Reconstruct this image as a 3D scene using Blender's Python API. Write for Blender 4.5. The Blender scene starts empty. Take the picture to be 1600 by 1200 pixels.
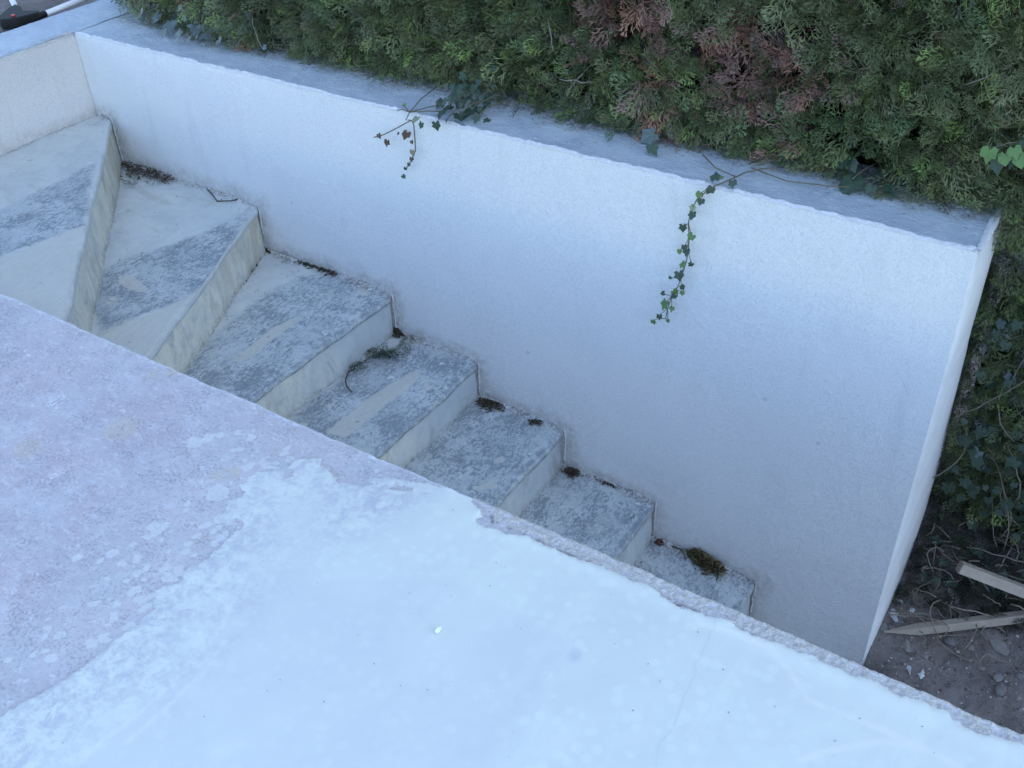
import bpy, bmesh, math, random
import numpy as np
from mathutils import Matrix, Vector

random.seed(7)
rng = np.random.default_rng(7)
C = bpy.context.scene.collection
scene = bpy.context.scene

# ------------------------------------------------------------------ camera, sky, sun, exposure
cam_data = bpy.data.cameras.new('camera')
cam = bpy.data.objects.new('camera', cam_data)
C.objects.link(cam)
cam_data.sensor_width = 36.0
cam_data.lens = 36.21
cam_data.clip_start = 0.05
cam_data.clip_end = 500
PITCH, YAW, ROLL = 0.6478, -0.5895, -0.0316
_fw = Vector((math.sin(YAW) * math.cos(PITCH), math.cos(YAW) * math.cos(PITCH), -math.sin(PITCH)))
_r = Vector((math.cos(YAW), -math.sin(YAW), 0))
_u = _r.cross(_fw)
_rt = _r * math.cos(ROLL) + _u * math.sin(ROLL)
_up = _u * math.cos(ROLL) - _r * math.sin(ROLL)
cam.matrix_world = Matrix(((_rt.x, _up.x, -_fw.x, 0), (_rt.y, _up.y, -_fw.y, 0), (_rt.z, _up.z, -_fw.z, 1.465), (0, 0, 0, 1)))
scene.camera = cam

SUN_ELEV, SUN_AZ = math.radians(45), math.radians(72)      # azimuth measured from +Y towards +X
world = bpy.data.worlds.new('World')
scene.world = world
world.use_nodes = True
wn = world.node_tree.nodes
wn.clear()
w_out = wn.new('ShaderNodeOutputWorld')
w_bg = wn.new('ShaderNodeBackground')
w_sky = wn.new('ShaderNodeTexSky')
w_sky.sky_type = 'NISHITA'
w_sky.sun_disc = False
w_sky.sun_elevation = SUN_ELEV
w_sky.sun_rotation = SUN_AZ
w_sky.air_density = 1.0
w_sky.dust_density = 0.0
w_sky.ozone_density = 2.4
w_bg.inputs['Strength'].default_value = 0.15
world.node_tree.links.new(w_sky.outputs[0], w_bg.inputs[0])
world.node_tree.links.new(w_bg.outputs[0], w_out.inputs[0])

sun_data = bpy.data.lights.new('sun', 'SUN')
sun_data.energy = 0.5
sun_data.angle = math.radians(120)
sun_data.color = (1.0, 0.93, 0.84)
sun = bpy.data.objects.new('sun', sun_data)
C.objects.link(sun)
sun_dir = Vector((math.sin(SUN_AZ) * math.cos(SUN_ELEV), math.cos(SUN_AZ) * math.cos(SUN_ELEV), math.sin(SUN_ELEV)))
sun.rotation_euler = sun_dir.to_track_quat('Z', 'Y').to_euler()

scene.view_settings.view_transform = 'Standard'
scene.view_settings.look = 'None'
scene.view_settings.exposure = 1.41
scene.view_settings.gamma = 1.0
scene.view_settings.use_curve_mapping = False

# ------------------------------------------------------------------ measured outlines (metres, world)
COAT = [(-1.355, 0.19), (-1.321, 0.324), (-1.307, 0.385), (-1.309, 0.422), (-1.288, 0.484), (-1.283, 0.516), (-1.274, 0.582), (-1.271, 0.641), (-1.277, 0.657), (-1.277, 0.688), (-1.294, 0.709), (-1.303, 0.723), (-1.279, 0.757), (-1.3, 0.791), (-1.285, 0.82), (-1.289, 0.859), (-1.29, 0.883), (-1.308, 0.924), (-1.361, 0.959), (-1.376, 1.011), (-1.366, 1.063), (-1.339, 1.103), (-1.324, 1.144), (-1.298, 1.164), (-1.264, 1.163), (-1.235, 1.147), (-1.21, 1.129), (-1.15, 1.145), (-1.142, 1.164), (-1.153, 1.185), (-1.124, 1.202), (-1.064, 1.217), (-1.002, 1.234), (-0.979, 1.25), (-0.945, 1.251), (-0.919, 1.226), (-0.899, 1.224), (-0.884, 1.202), (-0.886, 1.189), (-0.84, 1.198), (-0.781, 1.215), (-0.725, 1.214), (-0.646, 1.217), (-0.602, 1.22), (-0.542, 1.223), (-0.498, 1.222), (-0.473, 1.21), (-0.457, 1.209), (-0.424, 1.213), (-0.376, 1.222), (-0.363, 1.228), (-0.334, 1.219), (-0.286, 1.221), (-0.262, 1.226), (-0.235, 1.224), (-0.204, 1.229), (-0.172, 1.226), (-0.121, 1.229), (-0.097, 1.23), (-0.074, 1.231), (-0.064, 1.225), (-0.06, 1.235), (-0.029, 1.233), (-0.006, 1.235), (0.019, 1.239), (0.035, 1.226), (0.055, 1.221), (0.073, 1.22), (0.081, 1.23), (0.105, 1.23), (0.135, 1.232), (0.6, 1.234), (1.5, 1.225), (1.5, -1.0), (-1.2, -1.0)]
ISLANDS = [[(-1.107, 1.169), (-1.094, 1.19), (-1.053, 1.197), (-1.09, 1.167)], [(-1.045, 1.202), (-1.009, 1.21), (-1.018, 1.195), (-1.035, 1.194)], [(-1.332, 1.084), (-1.321, 1.107), (-1.304, 1.077), (-1.309, 1.067)], [(-1.129, 1.075), (-1.134, 1.143), (-1.108, 1.143), (-1.097, 1.078)], [(-1.239, 0.834), (-1.27, 0.99), (-1.241, 0.997), (-1.236, 0.869)]]
BLOBS = [(-1.567, 1.07, 0.035), (-1.551, 1.093, 0.03), (-1.534, 1.116, 0.02), (-1.404, 1.074, 0.03), (-1.371, 1.094, 0.022), (-1.359, 1.111, 0.012), (-1.342, 1.126, 0.01), (-1.402, 0.977, 0.05), (-1.338, 1.015, 0.04), (-1.438, 0.835, 0.03), (-1.425, 0.849, 0.02), (-1.441, 0.781, 0.018), (-1.46, 0.717, 0.016), (-1.454, 0.743, 0.02), (-1.412, 0.809, 0.012), (-1.402, 0.739, 0.008), (-1.405, 0.695, 0.016), (-1.339, 0.779, 0.012), (-1.366, 0.747, 0.012), (-1.504, 0.699, 0.025), (-1.307, 0.755, 0.03), (-1.301, 0.777, 0.02), (-1.382, 0.635, 0.016), (-1.364, 0.664, 0.012), (-1.343, 0.695, 0.012), (-1.422, 0.569, 0.012), (-1.301, 0.597, 0.02), (-1.158, 1.205, 0.012), (-1.136, 1.211, 0.008), (-1.423, 1.116, 0.01), (-1.319, 0.419, 0.012)]
TANS = [(-1.329, 0.853, 0.04), (-1.437, 1.021, 0.035), (-1.344, 1.174, 0.014), (-1.416, 1.038, 0.03), (-1.871, 0.862, 0.05), (-1.745, 1.015, 0.06), (-1.813, 1.23, 0.03), (-1.844, 1.197, 0.02)]
PINKS = [(-1.816, 0.846, 0.32), (-1.77, 1.055, 0.25), (-1.622, 0.777, 0.2), (-2.096, 1.002, 0.25), (-1.571, 0.603, 0.2), (-1.64, 1.052, 0.14), (-0.983, 1.219, 0.14), (-1.352, 1.199, 0.2)]
RIDGES = [[(-0.29, 1.209), (-0.228, 1.167), (-0.183, 1.127), (-0.142, 1.13), (-0.091, 1.135), (-0.019, 1.135), (0.061, 1.132)], [(-0.154, 1.012), (-0.118, 1.058), (-0.054, 1.114), (-0.009, 1.134)], [(-0.405, 1.18), (-0.339, 1.195), (-0.278, 1.192), (-0.241, 1.171)], [(-1.184, 0.83), (-1.136, 0.732), (-1.123, 0.657), (-1.115, 0.59), (-1.121, 0.497), (-1.135, 0.405)], [(-1.106, 0.7), (-1.088, 0.654), (-1.088, 0.544), (-1.092, 0.472)]]
TROWEL = [(-1.184, 0.83), (-1.136, 0.732), (-1.123, 0.657), (-1.115, 0.59), (-1.121, 0.497), (-1.135, 0.405), (-1.131, 0.329), (-0.558, 0.623), (-0.573, 1.035), (-0.855, 1.04)]
CRACK = [(-0.386, 1.243), (-0.377, 1.18), (-0.373, 1.152), (-0.37, 1.098), (-0.363, 1.076), (-0.361, 1.036), (-0.354, 0.999), (-0.35, 0.959), (-0.354, 0.921), (-0.341, 0.883)]
SPECKS = [(-1.076, 0.851), (-0.908, 0.838), (-0.961, 0.693), (-0.964, 0.665), (-0.867, 0.699), (-1.179, 0.414), (-1.47, 0.542), (-0.794, 1.113), (-0.774, 1.112), (-0.842, 1.016), (-0.771, 1.057), (-0.947, 1.186), (-1.175, 1.114), (-0.777, 0.792), (-0.707, 0.835), (-0.733, 0.809), (-0.568, 1.157), (-0.644, 0.868), (-0.564, 0.817), (-0.419, 0.955), (-0.407, 1.03), (-0.224, 1.084), (-0.119, 1.074), (-0.099, 1.135), (-0.009, 1.173), (0.02, 1.134), (-0.112, 1.047), (-0.284, 1.034), (-0.667, 1.003), (-0.889, 0.815), (-1.205, 0.595), (-1.052, 0.893), (-0.889, 0.964), (-0.818, 0.998), (-0.844, 0.804), (-0.44, 1.052), (-0.396, 1.16)]
FLAKE = (-0.792, 0.922)
SMUDGE = (-0.557, 1.004)
BLUE = {'1': [[(-3.213, 1.51), (-3.167, 1.67), (-3.171, 1.826), (-3.18, 2.067), (-2.831, 1.745), (-2.867, 1.597), (-2.904, 1.482), (-2.967, 1.346)]], '2': [[(-2.858, 1.764), (-2.836, 1.886), (-2.787, 2.002), (-2.739, 2.137), (-2.72, 2.288), (-2.748, 2.4), (-2.527, 2.025), (-2.454, 1.821), (-2.521, 1.654), (-2.543, 1.515), (-2.69, 1.602)]], '3': [[(-2.4, 1.649), (-2.459, 1.847), (-2.498, 2.104), (-2.473, 2.313), (-2.34, 2.412), (-2.111, 2.406), (-2.088, 1.678), (-2.122, 1.601)]], '4': [[(-2.104, 1.819), (-2.101, 2.027), (-2.092, 2.263), (-2.024, 2.364), (-1.736, 2.397), (-1.725, 1.821), (-1.955, 1.793)]], '5': [[(-1.734, 1.961), (-1.731, 2.178), (-1.705, 2.318), (-1.368, 2.395), (-1.343, 1.93)]], '6': [[(-1.368, 2.017), (-1.343, 2.333), (-1.016, 2.402), (-0.992, 2.078)]], '7': [[(-1.012, 2.221), (-0.988, 2.369), (-0.635, 2.4), (-0.622, 2.231)]]}
CREAM = {'2': [[(-2.56, 1.509), (-2.488, 1.677), (-2.473, 1.842), (-2.487, 1.927), (-2.305, 1.501), (-2.479, 1.516)], [(-2.768, 1.772), (-2.74, 1.803), (-2.624, 1.776), (-2.603, 1.752), (-2.668, 1.741), (-2.738, 1.747)], [(-2.679, 1.64), (-2.679, 1.684), (-2.656, 1.675), (-2.66, 1.637)]], '1': [[(-2.914, 1.355), (-2.89, 1.472), (-2.857, 1.589), (-2.827, 1.743), (-2.409, 1.346), (-2.863, 1.32)]], '3': [[(-2.305, 1.796), (-2.319, 1.903), (-2.328, 2.006), (-2.302, 2.09), (-2.293, 2.114), (-2.279, 2.071), (-2.278, 1.968), (-2.269, 1.881), (-2.283, 1.797)], [(-2.235, 2.348), (-2.242, 2.385), (-2.206, 2.396), (-2.181, 2.38), (-2.182, 2.33), (-2.2, 2.324)]], '4': [[(-1.946, 1.814), (-1.946, 1.894), (-1.945, 2.027), (-1.929, 2.129), (-1.912, 2.217), (-1.893, 2.237), (-1.864, 2.219), (-1.859, 2.128), (-1.868, 2.0), (-1.872, 1.888), (-1.875, 1.826)], [(-1.823, 2.187), (-1.8, 2.197), (-1.789, 2.178), (-1.81, 2.17)]], '5': [[(-1.507, 2.124), (-1.494, 2.162), (-1.471, 2.146), (-1.486, 2.122)], [(-1.493, 1.971), (-1.455, 2.044), (-1.426, 2.019), (-1.457, 1.972)]]}
VINE_TOP = [(-0.816, 2.553), (-0.85, 2.533), (-0.882, 2.488), (-0.893, 2.45), (-0.908, 2.406), (-0.918, 2.379)]
VINE = [(-0.934, 0.212), (-0.952, 0.189), (-0.969, 0.168), (-0.978, 0.144), (-0.985, 0.115), (-0.987, 0.091), (-0.981, 0.047), (-0.981, 0.006), (-0.983, -0.025), (-0.988, -0.052), (-0.995, -0.088), (-1.003, -0.118), (-1.019, -0.156), (-1.028, -0.199), (-1.033, -0.239), (-1.056, -0.245)]
VINE_LEAVES = [(-0.928, 2.388, 0.235, 0.0212, 0, 't'), (-0.88, 2.394, 0.235, 0.0176, 0, 't'), (-0.923, 2.362, 0.22, 0.0193, 0, 'w'), (-0.917, 2.408, 0.235, 0.0089, 1, 't'), (-0.955, 2.362, 0.199, 0.0159, 1, 'w'), (-0.948, 2.362, 0.18, 0.0159, 0, 'w'), (-0.97, 2.362, 0.155, 0.0143, 2, 'w'), (-0.97, 2.362, 0.136, 0.0179, 0, 'w'), (-0.995, 2.362, 0.09, 0.0181, 0, 'w'), (-0.966, 2.362, 0.068, 0.0199, 1, 'w'), (-0.986, 2.362, 0.028, 0.0146, 0, 'w'), (-0.999, 2.362, 0.012, 0.0128, 1, 'w'), (-0.978, 2.362, 0.018, 0.0164, 0, 'w'), (-0.983, 2.362, -0.029, 0.0166, 1, 'w'), (-0.959, 2.362, -0.019, 0.0128, 0, 'w'), (-0.995, 2.362, -0.061, 0.0222, 0, 'w'), (-1.023, 2.362, -0.083, 0.0093, 0, 'w'), (-1.006, 2.362, -0.125, 0.0169, 1, 'w'), (-1.001, 2.362, -0.136, 0.015, 0, 'w'), (-0.98, 2.362, -0.119, 0.0112, 1, 'w'), (-0.983, 2.362, -0.1, 0.013, 0, 'w'), (-1.037, 2.362, -0.141, 0.0113, 0, 'w'), (-1.029, 2.362, -0.171, 0.0247, 1, 'w'), (-1.007, 2.362, -0.182, 0.0133, 1, 'w'), (-1.018, 2.362, -0.228, 0.0096, 1, 'w'), (-1.065, 2.362, -0.247, 0.0135, 1, 'w'), (-1.046, 2.362, -0.222, 0.0134, 0, 'w')]
DRY_TOP = [(-1.993, 2.622), (-1.981, 2.546), (-1.97, 2.479), (-1.936, 2.374), (-1.91, 2.32)]
DRY_A = [(-1.931, 0.198), (-1.98, 0.167), (-2.029, 0.138), (-2.062, 0.126)]
DRY_B = [(-1.931, 0.196), (-1.925, 0.183), (-1.925, 0.143), (-1.927, 0.097), (-1.946, 0.06), (-1.976, 0.02)]
DRY_LEAVES = [(-1.941, 2.362, 0.159, 0.0227, 3, 'w'), (-2.026, 2.362, 0.113, 0.019, 3, 'w'), (-2.058, 2.362, 0.128, 0.0148, 3, 'w'), (-1.926, 2.362, 0.135, 0.0103, 3, 'w'), (-1.927, 2.362, 0.102, 0.0166, 4, 'w'), (-1.932, 2.362, 0.077, 0.0125, 3, 'w'), (-1.945, 2.362, 0.055, 0.0105, 3, 'w'), (-1.96, 2.362, 0.036, 0.0105, 0, 'w'), (-1.974, 2.362, 0.006, 0.0127, 0, 'w'), (-1.88, 2.362, 0.203, 0.0183, 0, 'w'), (-1.825, 2.362, 0.215, 0.0241, 0, 'w'), (-1.871, 2.326, 0.235, 0.0221, 2, 't'), (-1.971, 2.396, 0.235, 0.0124, 1, 't'), (-1.975, 2.362, 0.152, 0.0083, 3, 'w')]
IVY_MID = [(-1.843, 2.449, 0.235, 0.0328, 0, 't'), (-1.832, 2.503, 0.235, 0.0311, 0, 't'), (-1.762, 2.454, 0.235, 0.0365, 0, 't'), (-1.745, 2.487, 0.235, 0.0326, 0, 't'), (-1.794, 2.391, 0.235, 0.0281, 0, 't'), (-1.773, 2.565, 0.235, 0.0333, 0, 't'), (-1.775, 2.413, 0.235, 0.0302, 0, 't'), (-1.876, 2.461, 0.235, 0.0248, 0, 't'), (-1.791, 2.52, 0.235, 0.0269, 0, 't'), (-1.874, 2.534, 0.235, 0.0294, 0, 't'), (-1.717, 2.423, 0.235, 0.02, 0, 't'), (-1.831, 2.399, 0.235, 0.0243, 0, 't')]
IVY_BIG = [(-0.611, 2.552, 0.235, 0.054, 0, 't'), (-0.566, 2.625, 0.235, 0.0294, 0, 't'), (-0.518, 2.575, 0.235, 0.0397, 0, 't'), (-0.558, 2.544, 0.235, 0.0251, 0, 't')]
IVY_LONE = [(-1.199, 2.564, 0.235, 0.0384, 5, 't'), (-1.166, 2.491, 0.235, 0.03, 0, 't')]
IVY_LEFT = [(-3.338, 2.749, 0.235, 0.0447, 5, 't'), (-3.293, 2.657, 0.235, 0.0383, 5, 't'), (-3.243, 2.71, 0.235, 0.0438, 5, 't'), (-3.135, 2.656, 0.235, 0.0373, 5, 't'), (-3.404, 2.732, 0.235, 0.0338, 5, 't'), (-3.047, 2.62, 0.235, 0.0339, 5, 't'), (-3.172, 2.61, 0.235, 0.0373, 5, 't'), (-3.073, 2.565, 0.235, 0.0364, 5, 't'), (-2.961, 2.585, 0.235, 0.0307, 5, 't'), (-2.999, 2.541, 0.235, 0.0307, 5, 't'), (-3.058, 2.697, 0.235, 0.0371, 5, 't'), (-3.177, 2.763, 0.235, 0.0382, 5, 't'), (-3.38, 2.655, 0.235, 0.0278, 5, 't'), (-3.138, 2.546, 0.235, 0.0262, 5, 't'), (-3.348, 2.808, 0.235, 0.0395, 5, 't'), (-2.884, 2.572, 0.235, 0.0277, 5, 't')]
IVY_BRIGHT = [(-0.299, 0.41, 0.05, 1), (-0.264, 0.407, 0.042, 1), (-0.229, 0.414, 0.05, 1), (-0.247, 0.425, 0.04, 1), (-0.279, 0.38, 0.045, 0), (-0.246, 0.394, 0.035, 0), (-0.231, 0.443, 0.04, 0)]
BROWN = [(-1.349, 0.571, 0.135), (-1.409, 0.519, 0.075), (-1.251, 0.568, 0.09), (-1.001, 0.489, 0.096), (-1.078, 0.527, 0.048), (-0.935, 0.457, 0.105), (-0.973, 0.398, 0.105), (-0.85, 0.481, 0.084), (-0.811, 0.446, 0.066), (-1.127, 0.44, 0.06), (-1.242, 0.393, 0.06), (-1.47, 0.464, 0.06), (-1.102, 0.48, 0.06), (-1.305, 0.455, 0.075), (-0.896, 0.498, 0.075), (-1.217, 0.313, 0.042), (-1.128, 0.197, 0.066), (-0.848, 0.269, 0.054), (-0.665, 0.523, 0.042), (-0.898, 0.377, 0.066)]
HOLES = [(-0.887, 0.566, 0.039), (-0.835, 0.555, 0.036), (-1.096, 0.478, 0.03), (-1.334, 0.433, 0.024), (-0.883, 0.599, 0.024), (-0.8, 0.49, 0.021), (-0.63, 0.277, 0.03), (-0.383, 0.557, 0.024), (-0.948, 0.565, 0.018)]
STONES = [(-0.227, 2.514, 0.022), (-0.203, 2.525, 0.016), (-0.141, 2.485, 0.026), (0.111, 2.599, 0.036), (0.152, 2.467, 0.024), (-0.084, 2.48, 0.018), (-0.024, 2.56, 0.026), (0.193, 2.539, 0.022), (0.141, 2.508, 0.022), (0.084, 2.523, 0.014), (-0.028, 2.472, 0.012), (0.04, 2.569, 0.014), (0.205, 2.473, 0.014)]
PLASTER = [(-0.113, 2.424, 0.03), (-0.072, 2.423, 0.028), (-0.216, 2.563, 0.04), (-0.166, 2.602, 0.026), (-0.064, 2.824, 0.018), (-0.213, 2.616, 0.02)]
STAKE_A = [(-0.219, 2.486), (0.157, 2.7)]
LITTER = {'a': ('2', [(-3.439, 2.358), (-3.353, 2.366), (-3.264, 2.37), (-3.168, 2.366), (-3.355, 2.319)]), 'b': ('3', [(-2.719, 2.396), (-2.712, 2.411)]), 'c': ('3', [(-2.54, 2.388), (-2.479, 2.391), (-2.412, 2.387), (-2.363, 2.384)]), 'd': ('3', [(-2.688, 2.302), (-2.653, 2.225), (-2.641, 2.169)]), 'e': ('4', [(-2.1, 2.378), (-2.084, 2.397)]), 'f': ('5', [(-1.714, 2.353), (-1.678, 2.361), (-1.639, 2.363)]), 'g': ('5', [(-1.499, 2.355), (-1.469, 2.369)]), 'h': ('6', [(-1.353, 2.364), (-1.323, 2.366)]), 'i': ('7', [(-0.995, 2.369), (-0.989, 2.38)]), 'j': ('7', [(-0.862, 2.386), (-0.835, 2.378), (-0.799, 2.366), (-0.763, 2.36)]), 'k': ('3', [(-2.56, 2.04), (-2.504, 1.907), (-2.438, 1.769)]), 'l': ('6', [(-1.239, 2.378), (-1.179, 2.383)]), 'm': ('2', [(-3.148, 2.036), (-3.006, 1.897), (-2.841, 1.74)])}
SPRIGS = {'a': ('4', [(-2.09, 2.152), (-2.058, 2.202), (-2.05, 2.266)]), 'b': ('4', [(-2.026, 2.262), (-1.99, 2.32)]), 'c': ('4', [(-2.034, 2.331), (-2.013, 2.381)]), 'd': ('2', [(-3.322, 2.252), (-3.33, 2.313)]), 'e': ('3', [(-2.59, 2.337), (-2.585, 2.373)]), 'f': ('3', [(-2.567, 2.046), (-2.572, 2.077)])}
TWIGS = {'a': ('2', [(-2.981, 2.39), (-2.92, 2.357), (-2.874, 2.335), (-2.819, 2.355), (-2.816, 2.399)]), 'b': ('4', [(-2.083, 2.13), (-2.087, 2.096), (-2.068, 2.056), (-2.036, 2.028), (-2.009, 2.019)]), 'c': ('7', [(-0.945, 2.382), (-0.908, 2.38), (-0.878, 2.352)])}
CHIPS = {'1': [(-3.427, 1.978), (-3.385, 1.885), (-3.272, 1.855), (-3.2, 2.075)], '2': [(-3.141, 2.098), (-2.673, 1.662), (-2.786, 1.881)], '3': [(-2.141, 2.067), (-2.191, 2.371)], '4': [(-1.845, 2.315), (-1.95, 2.156)], '6': [(-1.071, 2.348)]}

# ------------------------------------------------------------------ numeric helpers
def _table(seed):
    return np.random.default_rng(seed).random((256, 256))

_tabs = {}
def vnoise(x, y, seed=0):
    """smooth value noise in 0..1"""
    if seed not in _tabs: _tabs[seed] = _table(seed + 100)
    t = _tabs[seed]
    x = np.asarray(x, float); y = np.asarray(y, float)
    xi = np.floor(x).astype(int); yi = np.floor(y).astype(int)
    fx = x - xi; fy = y - yi
    fx = fx * fx * (3 - 2 * fx); fy = fy * fy * (3 - 2 * fy)
    a = t[xi & 255, yi & 255]; b = t[(xi + 1) & 255, yi & 255]
    c = t[xi & 255, (yi + 1) & 255]; d = t[(xi + 1) & 255, (yi + 1) & 255]
    return (a * (1 - fx) + b * fx) * (1 - fy) + (c * (1 - fx) + d * fx) * fy

def fbm(x, y, f, octaves=4, seed=0):
    s = 0; a = .5; tot = 0
    for o in range(octaves):
        s = s + a * vnoise(np.asarray(x) * f + 17.3 * o, np.asarray(y) * f + 9.1 * o, seed + o)
        tot += a; a *= .5; f *= 2.03
    return s / tot

def sdf(px, py, poly):
    """signed distance to polygon, positive inside"""
    px = np.asarray(px, float); py = np.asarray(py, float)
    d = np.full(px.shape, 1e9); inside = np.zeros(px.shape, bool)
    n = len(poly)
    for i in range(n):
        x0, y0 = poly[i]; x1, y1 = poly[(i + 1) % n]
        dx, dy = x1 - x0, y1 - y0
        L = dx * dx + dy * dy + 1e-12
        t = np.clip(((px - x0) * dx + (py - y0) * dy) / L, 0, 1)
        d = np.minimum(d, np.hypot(px - x0 - t * dx, py - y0 - t * dy))
        c = (y0 > py) != (y1 > py)
        with np.errstate(divide='ignore', invalid='ignore'):
            xi = x0 + (py - y0) * dx / (dy if dy else 1e-12)
        inside ^= c & (px < xi)
    return np.where(inside, d, -d)

def dist_line(px, py, pts):
    d = np.full(np.shape(px), 1e9)
    for (x0, y0), (x1, y1) in zip(pts[:-1], pts[1:]):
        dx, dy = x1 - x0, y1 - y0
        t = np.clip(((px - x0) * dx + (py - y0) * dy) / (dx * dx + dy * dy + 1e-12), 0, 1)
        d = np.minimum(d, np.hypot(px - x0 - t * dx, py - y0 - t * dy))
    return d

def sstep(a, b, x):
    t = np.clip((x - a) / (b - a), 0, 1)
    return t * t * (3 - 2 * t)

# ------------------------------------------------------------------ object helpers
def link(name, me, mat=None, parent=None):
    o = bpy.data.objects.new(name, me)
    C.objects.link(o)
    if mat is not None and me is not None and not me.materials: me.materials.append(mat)
    if parent is not None: o.parent = parent
    return o

def origin_of(p):
    if p is None: return Vector((0, 0, 0))
    v = Vector(p.location)
    return v + origin_of(p.parent)

def mesh_np(name, V, F, mat=None, parent=None, smooth=False, attrs=None, col=None):
    """V (n,3) world coordinates, F (m,k) indices -> one mesh object"""
    V = np.asarray(V, np.float32) - np.array(origin_of(parent), np.float32)
    F = np.asarray(F, np.int32)
    me = bpy.data.meshes.new(name)
    k = F.shape[1]
    me.vertices.add(len(V)); me.vertices.foreach_set('co', V.ravel())
    me.loops.add(F.size); me.loops.foreach_set('vertex_index', F.ravel())
    me.polygons.add(len(F))
    me.polygons.foreach_set('loop_start', np.arange(0, F.size, k, dtype=np.int32))
    if smooth: me.polygons.foreach_set('use_smooth', np.ones(len(F), bool))
    me.update(calc_edges=True)
    for nm, arr in (attrs or {}).items():
        a = me.attributes.new(nm, 'FLOAT', 'POINT')
        a.data.foreach_set('value', np.asarray(arr, np.float32).ravel())
    if col is not None:
        a = me.attributes.new('tint', 'FLOAT_COLOR', 'POINT')
        c4 = np.ones((len(V), 4), np.float32); c4[:, :3] = col
        a.data.foreach_set('color', c4.ravel())
    me.validate()
    return link(name, me, mat, parent)

def grid_faces(nu, nv):
    i = np.arange(nu - 1)[:, None]; j = np.arange(nv - 1)[None, :]
    a = i * nv + j
    return np.stack([a, a + nv, a + nv + 1, a + 1], -1).reshape(-1, 4)

class MB:
    """collects simple solids into one mesh"""
    def __init__(s): s.v = []; s.f = []
    def box(s, x0, x1, y0, y1, z0, z1):
        b = len(s.v)
        s.v += [(x, y, z) for x in (x0, x1) for y in (y0, y1) for z in (z0, z1)]
        s.f += [tuple(b + i for i in q) for q in ((0, 1, 3, 2), (4, 6, 7, 5), (0, 4, 5, 1), (2, 3, 7, 6), (0, 2, 6, 4), (1, 5, 7, 3))]
        return s
    def tube(s, pts, rad, n=8, cap=True):
        pts = [Vector(p) for p in pts]
        if not hasattr(rad, '__len__'): rad = [rad] * len(pts)
        b = len(s.v); prev = None
        for i, p in enumerate(pts):
            t = (pts[min(i + 1, len(pts) - 1)] - pts[max(i - 1, 0)]).normalized()
            if prev is None:
                a = t.orthogonal().normalized()
            else:
                a = (prev - t * prev.dot(t)).normalized()
            prev = a; c = t.cross(a)
            for k in range(n):
                w = 2 * math.pi * k / n
                s.v.append(tuple(p + (a * math.cos(w) + c * math.sin(w)) * rad[i]))
        for i in range(len(pts) - 1):
            for k in range(n):
                k2 = (k + 1) % n
                s.f.append((b + i * n + k, b + i * n + k2, b + (i + 1) * n + k2, b + (i + 1) * n + k))
        if cap:
            s.f.append(tuple(b + k for k in range(n))[::-1])
            s.f.append(tuple(b + (len(pts) - 1) * n + k for k in range(n)))
        return s
    def prism(s, poly, axis, a0, a1):
        """poly: 2D points of the other two axes, extruded from a0 to a1 along axis"""
        b = len(s.v); n = len(poly)
        for a in (a0, a1):
            for p, q in poly:
                s.v.append({'x': (a, p, q), 'y': (p, a, q), 'z': (p, q, a)}[axis])
        s.f.append(tuple(b + i for i in range(n))); s.f.append(tuple(b + n + i for i in range(n))[::-1])
        for i in range(n):
            j = (i + 1) % n
            s.f.append((b + i, b + n + i, b + n + j, b + j))
        return s
    def build(s, name, mat, parent=None, smooth=False, bevel=0):
        o = origin_of(parent)
        me = bpy.data.meshes.new(name)
        me.from_pydata([tuple(Vector(v) - o) for v in s.v], [], s.f)
        bm = bmesh.new(); bm.from_mesh(me)
        bmesh.ops.recalc_face_normals(bm, faces=bm.faces)
        if bevel:
            bmesh.ops.bevel(bm, geom=bm.edges[:] , offset=bevel, segments=2, affect='EDGES', profile=.5)
        bm.to_mesh(me); bm.free()
        if smooth: me.polygons.foreach_set('use_smooth', [True] * len(me.polygons))
        return link(name, me, mat, parent)

def tag(o, label=None, cat=None, group=None, kind=None):
    if label: o['label'] = label
    if cat: o['category'] = cat
    if group: o['group'] = group
    if kind: o['kind'] = kind
    return o

def thing(name, label, cat, loc=(0, 0, 0), group=None):
    o = bpy.data.objects.new(name, None)
    o.empty_display_size = .1
    C.objects.link(o); o.location = loc
    return tag(o, label, cat, group)

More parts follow.
